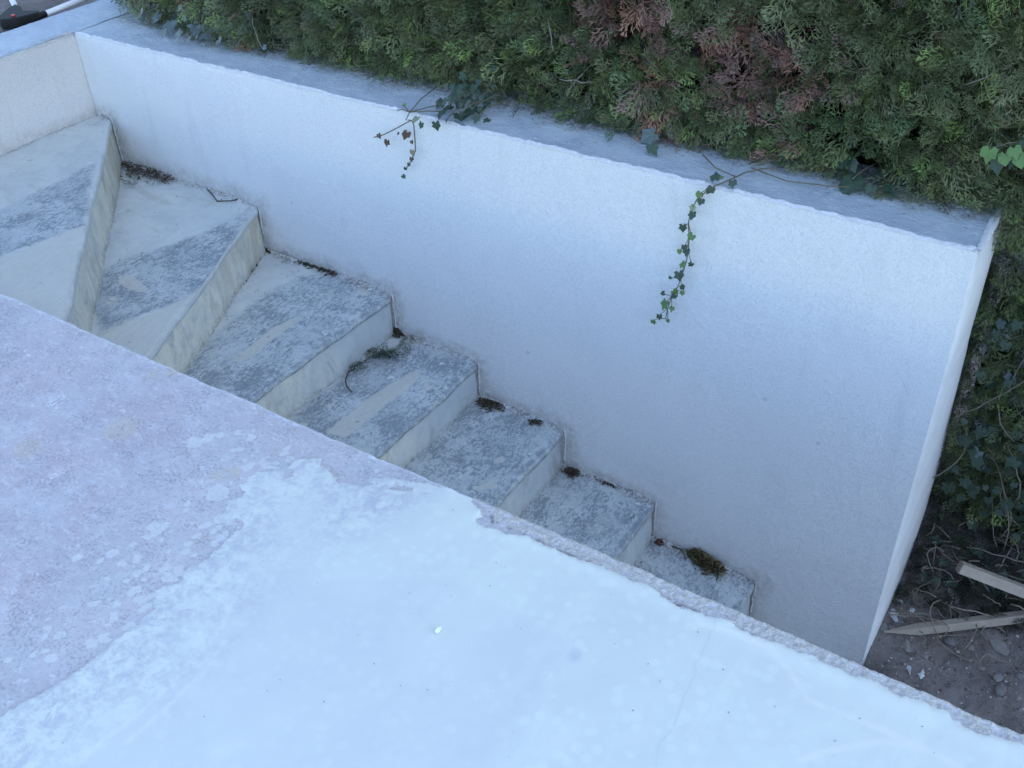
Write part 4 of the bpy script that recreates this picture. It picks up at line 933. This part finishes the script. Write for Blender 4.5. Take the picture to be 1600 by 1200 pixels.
def ivy_clump(label, data, grow=1.0, extra=0, spread=.04, lift=.05):
    cx = sum(d[0] for d in data) / len(data); cy = sum(d[1] for d in data) / len(data)
    t = thing('ivy_plant', label, 'ivy', (cx, cy + .05, .212), 'ivy growing out of the hedge foot')
    vine_leaves(t, data, grow)
    for i in range(extra):
        d = random.choice(data)
        put_leaf(t, (d[0] + random.gauss(0, spread), d[1] + random.uniform(0, spread), .225 + random.uniform(0, lift)), d[3] * random.uniform(.7, 1.1), d[4], (0, -.7, .7), (random.uniform(-.6, .6), -1, -.3))
    for i in range(0, len(data), 2):
        d = data[i]
        MB().tube(curve3((d[0] + .03, d[1] + .14, .235), d[:3], (0, 0, .015), 6, i), .0018, 5).build('stem', M_VINE, t, True)
    return t
ivy_clump('dark green ivy spilling onto the wall top above the withered runner', IVY_MID, 1.5, 34, .045, .10)
ivy_clump('large dark ivy leaf lying on the wall top below the hedge near the wall end', IVY_BIG, 1.35, 3)
lone = ivy_clump('pale-veined bluish ivy leaf poking out of the hedge over the wall top', IVY_LONE, 1.5, 0)
ivy_clump('bluish ivy with bare stems at the far rounded end of the hedge', [(a_, b_ - .07, c_ + .02, d_, e_, f_) for a_, b_, c_, d_, e_, f_ in IVY_LEFT], 1.45, 60, .11, .22)
t = thing('ivy_plant', 'ivy with bright yellow-green young leaves on the hedge above the wall end', 'ivy', (IVY_BRIGHT[0][0], 2.55, IVY_BRIGHT[0][1]), 'ivy growing out of the hedge foot')
for x_, z_, s, c in IVY_BRIGHT: put_leaf(t, (x_, 2.50 + (.02 if c == 0 else 0), z_), s * .95, c, (0.1, -1, .5), (random.uniform(-.5, .5), -.3, -1))
MB().tube(curve3((IVY_BRIGHT[0][0], 2.52, IVY_BRIGHT[0][1]), (IVY_BRIGHT[2][0] + .03, 2.53, IVY_BRIGHT[2][1]), (0, 0, .02), 6, 3), .0018, 5).build('stem', M_VINE, t, True)
t = thing('ivy_plant', 'shaded dark ivy climbing the lower hedge beside the wall end', 'ivy', (.15, 2.85, -1.0), 'ivy growing out of the hedge foot')
for i in range(260):
    x_ = -.2 + random.random() ** 1.2 * .95; z_ = random.uniform(-1.02, -.05)
    if random.random() < .35: z_ = random.uniform(-.95, -.5)
    yy = float(face_y(np.array([x_]), np.array([z_]))[0]) + random.uniform(-.12, .02)
    x_ = max(x_, -.21)
    put_leaf(t, (x_, yy, z_), random.uniform(.022, .046), 5 if random.random() < .06 else 0, (-.1, -1, .4), (0, -.2, -1))
for i in range(95):
    x_ = -.20 + random.random() * .75; y_ = random.uniform(2.66 + .2 * (x_ + .2), 3.0)
    put_leaf(t, (x_, y_, float(soil_z(np.array([x_]), np.array([y_]))[0]) + random.uniform(.01, .10)), random.uniform(.022, .05), 3 if random.random() < .12 else 0, (0, -.7, .8), (random.uniform(-1, 1), -.6, -.3))
for i in range(14):
    x_ = random.uniform(-.2, .6); z_ = random.uniform(-.9, -.2)
    yy = float(face_y(np.array([x_]), np.array([z_]))[0]) - .02
    MB().tube(curve3((x_, yy, z_), (x_ + random.uniform(-.2, .2), yy - .01, z_ - random.uniform(.1, .4)), (random.uniform(-.05, .05), -.02, 0), 8, 700 + i), .002, 5).build('stem', M_TWIG, t, True)

# big veins on the lone bluish leaf
lf_ = [o for o in lone.children if o.name.startswith('leaf') and o.data.materials[0] == IVY_MATS[5]][0]
mb = MB()
for a, q in ((90, .72), (34, .5), (146, .5), (-28, .4), (208, .4)):
    a = math.radians(a); mb.tube([(0, .03, .03), (q * .5 * math.cos(a), .05 + q * .5 * math.sin(a), .05), (q * math.cos(a), .05 + q * math.sin(a), .02)], [.018, .014, .006], 5)
me = bpy.data.meshes.new('veins'); me.from_pydata(mb.v, [], mb.f)
link('veins', me, M_VEIN, lf_)

# ------------------------------------------------------------------ litter on the stairs
TZ = {'1': -.118, '2': -.31, '3': -.5, '4': -.669, '5': -.822, '6': -.993, '7': -1.167}
def litter(label, step, pts, n_, spread, height, cols, ln=(.006, .020)):
    pts = np.array(pts[1]); base = TZ[step] + .002
    cx, cy = pts.mean(0)
    t = rng.random(n_) * (len(pts) - 1)
    px = np.interp(t, range(len(pts)), pts[:, 0]) + rng.normal(0, spread, n_)
    py = np.interp(t, range(len(pts)), pts[:, 1]) + rng.normal(0, spread, n_)
    py = np.minimum(py, WALL_Y - .010)
    dd_ = np.exp(-dist_line(px, py, [tuple(p) for p in pts] if len(pts) > 1 else [tuple(pts[0]), tuple(pts[0])]) ** 2 / (2 * (spread * 1.2) ** 2))
    pz = base + .002 + rng.random(n_) * height * dd_
    a = rng.uniform(0, 6.28, n_); el = rng.normal(0, .3, n_); L = rng.uniform(ln[0], ln[1], n_); w = L * rng.uniform(.14, .40, n_)
    d = np.stack([np.cos(a) * np.cos(el), np.sin(a) * np.cos(el), np.abs(np.sin(el))], -1)
    s = np.stack([-np.sin(a), np.cos(a), rng.normal(0, .5, n_)], -1)
    p = np.stack([px, py, pz], -1)
    q = [p - d * L[:, None] / 2, p + s * w[:, None] / 2, p + d * L[:, None] / 2, p - s * w[:, None] / 2]
    V = np.stack(q, 1); V[:, :, 1] = np.minimum(V[:, :, 1], WALL_Y - .004)
    V = V.reshape(-1, 3); F = np.arange(n_ * 4).reshape(-1, 4)
    cc = np.array(cols)[rng.integers(0, len(cols), n_)] * rng.uniform(.6, 1.3, n_)[:, None]
    o = mesh_np('leaf_litter', V, F, M_LITTER, None, False, None, np.repeat(cc, 4, 0))
    me = o.data; off = Vector((cx, cy, base))
    me.transform(Matrix.Translation(-off)); o.location = off
    return tag(o, label, 'leaf litter', 'leaf litter on the stairs', 'stuff')
BR = [(.075, .052, .038), (.11, .075, .052), (.045, .034, .027), (.06, .045, .030)]
GR = [(.045, .060, .025), (.07, .075, .030), (.035, .045, .022)]
litter('dark heap of brown leaf litter against the wall on the second winder step', '2', LITTER['a'], 700, .016, .030, BR)
litter('small brown clump of litter in the back corner of the first straight step', '3', LITTER['b'], 220, .010, .030, BR)
litter('line of brown fallen needles along the wall on the first straight step', '3', LITTER['c'], 300, .010, .014, BR + GR)
litter('scattered dead sprigs along the riser foot on the first straight step', '3', LITTER['d'], 110, .010, .010, BR + GR)
litter('dark clump of litter in the corner of the step with the broad cream streak', '4', LITTER['e'], 220, .012, .024, BR + GR + GR)
litter('brown mossy clump in the back corner of the fifth step', '5', LITTER['f'], 360, .012, .022, BR + GR[1:2])
litter('thin line of needles by the wall on the fifth step', '5', LITTER['g'], 90, .007, .008, BR + GR)
litter('olive brown clump in the back corner of the sixth step', '6', LITTER['h'], 260, .012, .020, BR + GR[1:2])
litter('tiny reddish clump in the back corner of the lowest visible step', '7', LITTER['i'], 90, .007, .014, [(.13, .06, .045), (.09, .05, .04)])
litter('bushy clump of dead yellowish moss and needles on the lowest visible step', '7', LITTER['j'], 900, .013, .040, [(.12, .095, .045), (.085, .065, .034), (.05, .042, .022), (.15, .125, .065)], (.010, .028))
litter('crumbs of cement and needles along the riser foot of the first straight step', '3', LITTER['k'], 130, .006, .005, [(.5, .5, .47), (.35, .34, .31), (.1, .09, .07)], (.003, .010))
litter('thin scatter of needles by the wall on the sixth step', '6', LITTER['l'], 60, .008, .006, BR)
litter('pale cement crumbs along the riser foot of the second winder step', '2', LITTER['m'], 170, .006, .005, [(.55, .55, .52), (.38, .36, .32)], (.003, .009))

def scatter(label, n_, fn, cols, name='scattered_needles', grp=None):
    V, F, CC = [], [], []
    for i in range(n_):
        x_, y_, z_ = fn(); a = random.uniform(0, 6.28); L = random.uniform(.003, .011); w_ = random.uniform(.0006, .0016)
        d = (math.cos(a), math.sin(a)); b = len(V)
        for k, q in ((-L, 0), (0, w_), (L, 0), (0, -w_)): V.append((x_ + d[0] * k - d[1] * q, min(y_ + d[1] * k + d[0] * q, WALL_Y - .005) if y_ < WALL_Y else y_ + d[1] * k + d[0] * q, z_ + (.002 if q else 0)))
        F.append((b, b + 1, b + 2, b + 3)); col = np.array(random.choice(cols)) * random.uniform(.6, 1.3); CC += [col] * 4
    o = mesh_np(name, V, F, M_LITTER, None, False, None, np.array(CC))
    return tag(o, label, 'fallen needles', None, 'stuff')
def on_stairs():
    k = random.choice((1, 2, 2, 3, 3, 3, 4, 4, 5, 6, 7)); a, b = NOSE[k][0], NOSE[k][1]; p, q = (NOSE[k - 1][0], NOSE[k - 1][1]) if k > 1 else ((-3.55, WALL_Y), (-3.58, Y0))
    v = random.random() ** 2.6; u = random.random() ** (1.8 if random.random() < .6 else .9) * .96 + .02
    n0 = (a[0] + (b[0] - a[0]) * v, a[1] + (b[1] - a[1]) * v); m0 = (p[0] + (q[0] - p[0]) * v, p[1] + (q[1] - p[1]) * v)
    return (m0[0] + (n0[0] - m0[0]) * u, min(m0[1] + (n0[1] - m0[1]) * u, WALL_Y - .012), NOSE[k][2] + .004)
scatter('loose dead needles and crumbs scattered over the stair treads', 420, on_stairs, [(.09, .07, .05), (.06, .06, .035), (.045, .035, .03), (.4, .39, .36)])
def on_coping(): return (random.uniform(-3.4, -.3), 2.60 - abs(random.gauss(0, .055)), ZT + .006)
scatter('fallen needles along the hedge foot on the wall top', 700, on_coping, [(.09, .065, .05), (.05, .06, .035), (.06, .045, .035)])
def sprig(label, step, pts, count, size, cols):
    pts = np.array(pts[1]); base = TZ[step] + .010
    root = (float(pts[:, 0].mean()), float(pts[:, 1].mean()), base - .006)
    t = thing('fallen_sprig', label, 'sprig', root, 'green sprigs fallen on the stairs')
    for i in range(count):
        u_ = i / max(1, count - 1) * (len(pts) - 1)
        p = np.array([[np.interp(u_, range(len(pts)), pts[:, 0]), np.interp(u_, range(len(pts)), pts[:, 1]), base + random.uniform(0, .014)]])
        a = random.uniform(0, 6.28)
        V, F, CC = scatter_sprays(p, np.array([[math.cos(a), math.sin(a), random.uniform(-.05, .25)]]), np.array([[random.gauss(0, .25), random.gauss(0, .25), 1.0]]),
                                  np.array([size * random.uniform(.75, 1.2)]), np.array([cols[i % len(cols)]]), np.array([cols[i % len(cols)]]) * 1.6)
        V[:, 2] = np.maximum(V[:, 2], TZ[step] + .004)
        mesh_np('spray', V, F, M_SPRAY, t, False, None, CC)
DG = [(.014, .024, .012), (.020, .030, .014), (.012, .019, .011)]
sprig('dark green conifer sprig lying by the riser on the step with the broad cream streak', '4', SPRIGS['a'], 14, .065, DG)
sprig('curled green sprig between the larger sprig and the wall', '4', SPRIGS['b'], 3, .055, [(.05, .075, .03)])
sprig('olive sprig against the wall in the corner of the cream streaked step', '4', SPRIGS['c'], 5, .050, [(.055, .065, .035), (.05, .055, .035)])
sprig('green sprig tucked beside the litter heap on the second winder step', '2', SPRIGS['d'], 4, .060, [(.05, .075, .04), (.035, .05, .03)])
sprig('tiny grey-green sprig near the wall on the first straight step', '3', SPRIGS['e'], 2, .030, [(.09, .115, .08)])
sprig('tiny dark star-shaped sprig by the riser foot of the first straight step', '3', SPRIGS['f'], 3, .026, DG)
for key, lab in (('a', 'thin bent twig leaning on the wall on the second winder step'), ('b', 'thin dark looped twig on the cream streaked step'), ('c', 'thin dark twig beside the dead moss on the lowest visible step')):
    st, pts = TWIGS[key]
    mb = MB().tube([(a - pts[0][0], min(b, WALL_Y - .004) - pts[0][1], .007 + .006 * (i % 2)) for i, (a, b) in enumerate(pts)], .0024, 6)
    o = mb.build('twig', M_TWIG_DARK, None, True); o.location = (pts[0][0], pts[0][1], TZ[st])
    tag(o, lab, 'twig', 'twigs lying on the stairs')
def splat(name, mat, seed, thick=.12):
    r = random.Random(seed); n_ = 15; V = [(0, 0, thick), (0, 0, -.02)]; F = []
    for k in range(n_):
        q = r.uniform(.35, 1.0) * (1.35 if r.random() < .2 else 1); a = 2 * math.pi * (k + r.uniform(-.3, .3)) / n_
        V.append((q * .6 * math.cos(a) + r.uniform(-.05, .05), q * .6 * math.sin(a), thick * r.uniform(.5, 1.3)))
        V.append((q * math.cos(a), q * math.sin(a), -.02))
    for k in range(n_):
        a0, b0, a1, b1 = 2 + 2 * k, 3 + 2 * k, 2 + 2 * ((k + 1) % n_), 3 + 2 * ((k + 1) % n_)
        F += [(0, a0, a1), (a0, b0, b1), (a0, b1, a1), (1, b1, b0)]
    me = bpy.data.meshes.new(name); me.from_pydata(V, [], F); me.materials.append(mat)
    return me
def lump(name, mat, seed, flat=.5, jag=.25, sub=2):
    bm = bmesh.new(); bmesh.ops.create_icosphere(bm, subdivisions=sub, radius=1)
    r = random.Random(seed); k = [Vector([r.uniform(-1, 1) for _ in range(3)]).normalized() for _ in range(6)]; am = [r.uniform(-jag, jag) for _ in k]
    for v in bm.verts:
        f = 1 + sum(a * max(0, v.co.normalized().dot(q)) ** 2 for q, a in zip(k, am)) + r.uniform(-.13, .13)
        v.co *= f; v.co.z *= flat
    me = bpy.data.meshes.new(name); bm.to_mesh(me); bm.free(); me.materials.append(mat)
    for p_ in me.polygons: p_.use_smooth = False
    return me
i = 0
CHIPLAB = {'1': ['pale cement splash nearest the return wall on the landing step', 'pale cement splash nearest the picture edge on the landing step', 'pale cement splash lowest on the smooth part of the landing step', 'pale cement splash near the nosing of the landing step'], '2': ['pale cement splash near the riser foot on the second winder step', 'pale cement splash closest to the terrace on the second winder step', 'pale cement splash amid the blue band of the second winder step'], '3': ['pale cement splash near the nosing of the first straight step', 'pale cement splash next to the wall on the first straight step'], '4': ['pale cement splash near the wall end of the cream streaked step', 'pale cement splash beside the cream streak itself'], '6': ['pale cement splash at the wall corner of the sixth step']}
where = {'1': 'landing step', '2': 'second winder step', '3': 'first straight step', '4': 'cream streaked step', '6': 'sixth step'}
chipdesc = ['flat round', 'small pale', 'tiny', 'thin flat']
for st, pts in CHIPS.items():
    for j, (a, b) in enumerate(pts):
        s = random.uniform(.006, .012)
        o = link('cement_splash', splat('cement_splash', M_CHIP, 900 + i)); o.location = (a, b, TZ[st] + .002); o.scale = (s * 1.5, s, s); o.rotation_euler.z = random.uniform(0, 3)
        tag(o, CHIPLAB[st][j], 'cement splash', f'cement splashes on the {where[st]}'); i += 1

# ------------------------------------------------------------------ bits on the terrace
def ter_z(x, y): return .0022 + float((fbm(np.array([x]), np.array([y]), 5, 4, 40) - .5)[0]) * .006
V, F = [], []
for (x_, y_) in SPECKS:
    s = random.uniform(.0010, .0022); a = random.uniform(0, 3.1); zz = ter_z(x_, y_) + .0015
    c_, s_ = math.cos(a), math.sin(a); b = len(V)
    for dx, dy, dz in ((-1, 0, 0), (0, .4, .001), (1.1, .1, .0006), (.1, -.4, .001)): V.append((x_ + (dx * c_ - dy * s_) * s, y_ + (dx * s_ + dy * c_) * s, zz + dz))
    F.append((b, b + 1, b + 2, b + 3))
for (x_, y_) in zip(rng.uniform(-2.2, .2, 26), rng.uniform(.3, 1.2, 26)):
    s = random.uniform(.0008, .0018); zz = ter_z(x_, y_) + .0012; b = len(V)
    for dx, dy in ((-1, 0), (0, .6), (1, 0), (0, -.6)): V.append((x_ + dx * s, y_ + dy * s, zz))
    F.append((b, b + 1, b + 2, b + 3))
o = mesh_np('crumbs', V, F, M_TWIG_DARK); tag(o, 'dark needle crumbs scattered over the pale terrace', 'crumbs', kind='stuff')
bm = bmesh.new(); r = random.Random(5)
ring = [bm.verts.new((.0060 * math.cos(k * .7) * r.uniform(.6, 1.25), .0075 * math.sin(k * .7) * r.uniform(.6, 1.25), r.uniform(.001, .007))) for k in range(9)]
ctr = bm.verts.new((0, 0, .009)); ct2 = bm.verts.new((.001, .001, .0005))
for k in range(9):
    bm.faces.new((ctr, ring[k], ring[(k + 1) % 9])); bm.faces.new((ct2, ring[(k + 1) % 9], ring[k]))
me = bpy.data.meshes.new('paint_flake'); bm.to_mesh(me); bm.free(); me.materials.append(M_FLAKE)
o = link('paint_flake', me); o.location = (FLAKE[0], FLAKE[1], ter_z(*FLAKE) + .001)
tag(o, 'crumpled white paint flake lying on the pale terrace', 'paint flake')

# ------------------------------------------------------------------ soil corner: stones, plaster, gravel, stakes
sdesc = ['round grey stone touching the foot of the wall end', 'small round stone beside the larger one at the wall foot', 'pale stone below the tip of the pointed stake', 'flat oblong pale stone below the lower stake at the far right',
         'rounded grey stone half sunk in the lower right soil', 'small pale stone in the soil below the lower stake', 'grey stone close under the middle of the lower stake', 'brown stone on the soil at the right edge of the picture',
         'flat grey stone just above the half sunk rounded one', 'very small stone in the middle of the soil', 'very small stone between the wall end and the soil middle', 'small stone touching the lower edge of the pointed stake', 'very small stone at the lower right edge of the soil']
for i, (x_, y_, r_) in enumerate(STONES):
    r_ *= .8
    o = link('stone', lump('stone', M_STONE if i not in (4, 6, 7) else M_STONE_DARK, 30 + i, .34 if i in (3, 8) else .5, .5, 2))
    o.location = (x_, y_, float(soil_z(np.array([x_]), np.array([y_]))[0]) + r_ * .06); o.scale = (r_ * (1.5 if i in (3,) else 1.1), r_ * .85, r_); o.rotation_euler.z = random.uniform(0, 3)
    tag(o, sdesc[i], 'stone', 'stones on the bare soil')
pdesc = ['white plaster drop on the soil below the lower stake', 'second white plaster drop, just right of the first one below the stake', 'large white plaster splash among twigs beside the wall end', 'white plaster splash on the twigs above the pointed stake tip',
         'small white plaster splash deep in the dark undergrowth', 'small white plaster crumb beside the large splash at the wall end']
for i, (x_, y_, r_) in enumerate(PLASTER):
    o = link('plaster_splash', splat('plaster_splash', M_PLASTER, 60 + i, .3))
    o.location = (x_, y_, float(soil_z(np.array([x_]), np.array([y_]))[0]) + .004); o.scale = (r_ * .55, r_ * .85, r_ * .7); o.rotation_euler.z = random.uniform(0, 3)
    tag(o, pdesc[i], 'plaster splash', 'plaster splashes on the soil')
# gravel and clods, one mass
TV, TF = [], []
for s in range(4):
    me = lump('g', M_STONE, 80 + s, .6, .35, 1); v = np.array([q.co[:] for q in me.vertices]); f = np.array([p_.vertices[:] for p_ in me.polygons]); TV.append(v); TF.append(f); bpy.data.meshes.remove(me)
def gravel(n_, smin, smax, cols, label, power=2.5):
    Vs, Fs, Cs = [], [], []; off = 0
    for i in range(n_):
        x_ = rng.uniform(-.30, .75); y_ = rng.uniform(1.75, 2.95); s = smin + (smax - smin) * rng.random() ** power
        k = rng.integers(0, 4); a = rng.uniform(0, 6.28); ca, sa = math.cos(a), math.sin(a)
        v = TV[k] * s * np.array([1.2, .85, 1]); v = np.stack([v[:, 0] * ca - v[:, 1] * sa + x_, v[:, 0] * sa + v[:, 1] * ca + y_, v[:, 2] + float(soil_z(np.array([x_]), np.array([y_]))[0]) + s * .2], -1)
        Vs.append(v); Fs.append(TF[k] + off); off += len(v)
        Cs.append(np.repeat(np.array(cols[rng.integers(0, len(cols))])[None] * rng.uniform(.7, 1.25), len(v), 0))
    o = mesh_np('gravel', np.concatenate(Vs), np.concatenate(Fs), M_LITTER, None, True, None, np.concatenate(Cs))
    tag(o, label, 'gravel', kind='stuff')
gravel(6500, .0012, .0065, [(.28, .26, .235), (.36, .34, .31), (.20, .175, .15), (.16, .14, .12), (.50, .48, .45)], 'loose gravel and small clods scattered over the bare soil')
# dead stems lying over the undergrowth
mb = MB()
for i in range(95):
    x_ = random.uniform(-.27, .25); y_ = random.uniform(2.50, 2.92)
    zz = float(soil_z(np.array([x_]), np.array([y_]))[0]) + random.uniform(.005, .07)
    a = random.uniform(0, 6.28); L = random.uniform(.05, .22)
    p1 = (x_ + math.cos(a) * L, min(2.98, y_ + math.sin(a) * L * .6), zz + random.uniform(-.02, .09))
    if p1[0] < -.22: continue
    mb.tube(curve3((max(x_, -.225), y_, zz), p1, (random.uniform(-.04, .04), random.uniform(-.03, .03), random.uniform(0, .03)), 7, 800 + i), random.uniform(.0012, .0026), 5)
o = mb.build('dead_stems', M_TWIG, None, True); tag(o, 'tangle of dry pale stems on the ground under the lower hedge', 'dry stems', kind='stuff')
# low dead leaves and ground litter under the hedge
P = np.stack([rng.uniform(-.24, .6, 900), 3.0 - .42 * rng.random(900) ** 1.1 + .0], -1); P[:, 1] = np.maximum(P[:, 1], 2.60 + .30 * (P[:, 0] + .22))
zz = soil_z(P[:, 0], P[:, 1]) + rng.uniform(.0, .07, 900)
Pn = np.stack([P[:, 0], P[:, 1], zz], -1)
cl = np.array([[.03, .04, .024], [.06, .05, .04], [.025, .033, .022], [.12, .115, .105]])[rng.integers(0, 4, 900)]
V, F, CC = scatter_sprays(Pn, rng.normal(0, 1, (900, 3)) * np.array([1, 1, .35]), np.tile([[0, -.4, 1.0]], (900, 1)), rng.uniform(.03, .07, 900), cl, cl * 1.3)
V[:, 0] = np.maximum(V[:, 0], -.232)
o = mesh_np('ground_litter', V, F, M_LITTER, None, False, None, CC); tag(o, 'dark litter of fallen conifer sprays under the lower hedge', 'ground litter', kind='stuff')

def stake(label, p0, p1, w, h, pointed, roll=0.0):
    p0, p1 = Vector(p0), Vector(p1); d = (p1 - p0); L = d.length; d.normalize()
    up = Vector((0, 0, 1)); s = d.cross(up).normalized(); u_ = s.cross(d)
    s, u_ = s * math.cos(roll) + u_ * math.sin(roll), u_ * math.cos(roll) - s * math.sin(roll)
    t = thing('wooden_stake', label, 'stake', p0, 'planed softwood stakes at the hedge foot')
    mb = MB()
    x0 = .11 if pointed else .004
    rings = [(x0, 1, 1), (L * .5, 1, 1), (L, 1, 1)]
    for xx, fs, fu in rings:
        for a, b in ((-1, -1), (1, -1), (1, 1), (-1, 1)): mb.v.append(tuple(p0 + d * xx + s * a * w / 2 * fs + u_ * b * h / 2 * fu))
    for i in range(len(rings) - 1):
        for k in range(4): mb.f.append((i * 4 + k, i * 4 + (k + 1) % 4, i * 4 + 4 + (k + 1) % 4, i * 4 + 4 + k))
    n0 = len(mb.v) - 4; mb.f.append((n0, n0 + 1, n0 + 2, n0 + 3))
    if not pointed: mb.f.append((3, 2, 1, 0))
    mb.build('shaft', M_WOOD, t, False, .0015)
    if pointed:
        m2 = MB()
        for xx, f_, du in ((0, .12, .42), (.06, .6, .2), (.1095, .99, 0)):
            for a, b in ((-1, -1), (1, -1), (1, 1), (-1, 1)): m2.v.append(tuple(p0 + d * xx + s * a * w / 2 * f_ + u_ * (b * h / 2 * f_ + du * h / 2)))
        for i in range(2):
            for k in range(4): m2.f.append((i * 4 + k, i * 4 + (k + 1) % 4, i * 4 + 4 + (k + 1) % 4, i * 4 + 4 + k))
        m2.f.append((3, 2, 1, 0))
        m2.build('point', M_WOOD, t)
    else:
        m2 = MB()
        for xx in (0, .0038):
            for a, b in ((-1, -1), (1, -1), (1, 1), (-1, 1)): m2.v.append(tuple(p0 + d * xx + s * a * w / 2 * .97 + u_ * b * h / 2 * .97))
        m2.f += [(3, 2, 1, 0)] + [(k, (k + 1) % 4, 4 + (k + 1) % 4, 4 + k) for k in range(4)]
        m2.build('sawn_end', M_WOOD_END, t)
    return t
(sx0, sy0), (sx1, sy1) = STAKE_A
d_ = np.array([sx1 - sx0, sy1 - sy0]); d_ = d_ / np.hypot(*d_)
za = float(soil_z(np.array([sx0]), np.array([sy0]))[0]) + .022
stake('pale pointed wooden stake lying on the soil with its tip at the wall end', (sx0, sy0, za), (sx0 + d_[0] * .8, sy0 + d_[1] * .8, za + .19), .029, .029, True, .25)
stake('square-cut wooden stake leaning across the dark undergrowth above the pointed one', (-.076, 2.605, -.98), (.62, 2.82, -1.19), .030, .034, False, .35)

# ------------------------------------------------------------------ folded tube frame in the far corner
fr = thing('folding_tube_frame', 'white tube frame with a black hinge and red button, on soil behind the return wall', 'tube frame', (-3.93, 2.42, .165))
MB().prism([(-4.02, 2.455), (-3.985, 2.478), (-3.925, 2.435), (-3.862, 2.475), (-3.838, 2.455), (-3.848, 2.405), (-3.86, 2.36), (-3.895, 2.318), (-3.94, 2.335)], 'z', .185, .225).build('hinge', M_BLACK, fr, False, .006)
MB().tube([(-3.885, 2.372, .2252), (-3.885, 2.372, .231)], .008, 12).build('button', M_RED, fr, True)
MB().tube([(-4.0, 2.466, .206), (-4.35, 2.66, .215)], .0115, 14).build('tube', M_TUBE, fr, True)
MB().tube([(-3.85, 2.462, .206), (-3.872, 2.90, .22)], .0115, 14).build('tube', M_TUBE, fr, True)
MB().tube([(-3.985, 2.458, .206), (-4.03, 2.483, .207)], .0135, 14).build('socket', M_BLACK, fr, True)
MB().tube([(-3.851, 2.445, .206), (-3.8525, 2.49, .207)], .0135, 14).build('socket', M_BLACK, fr, True)
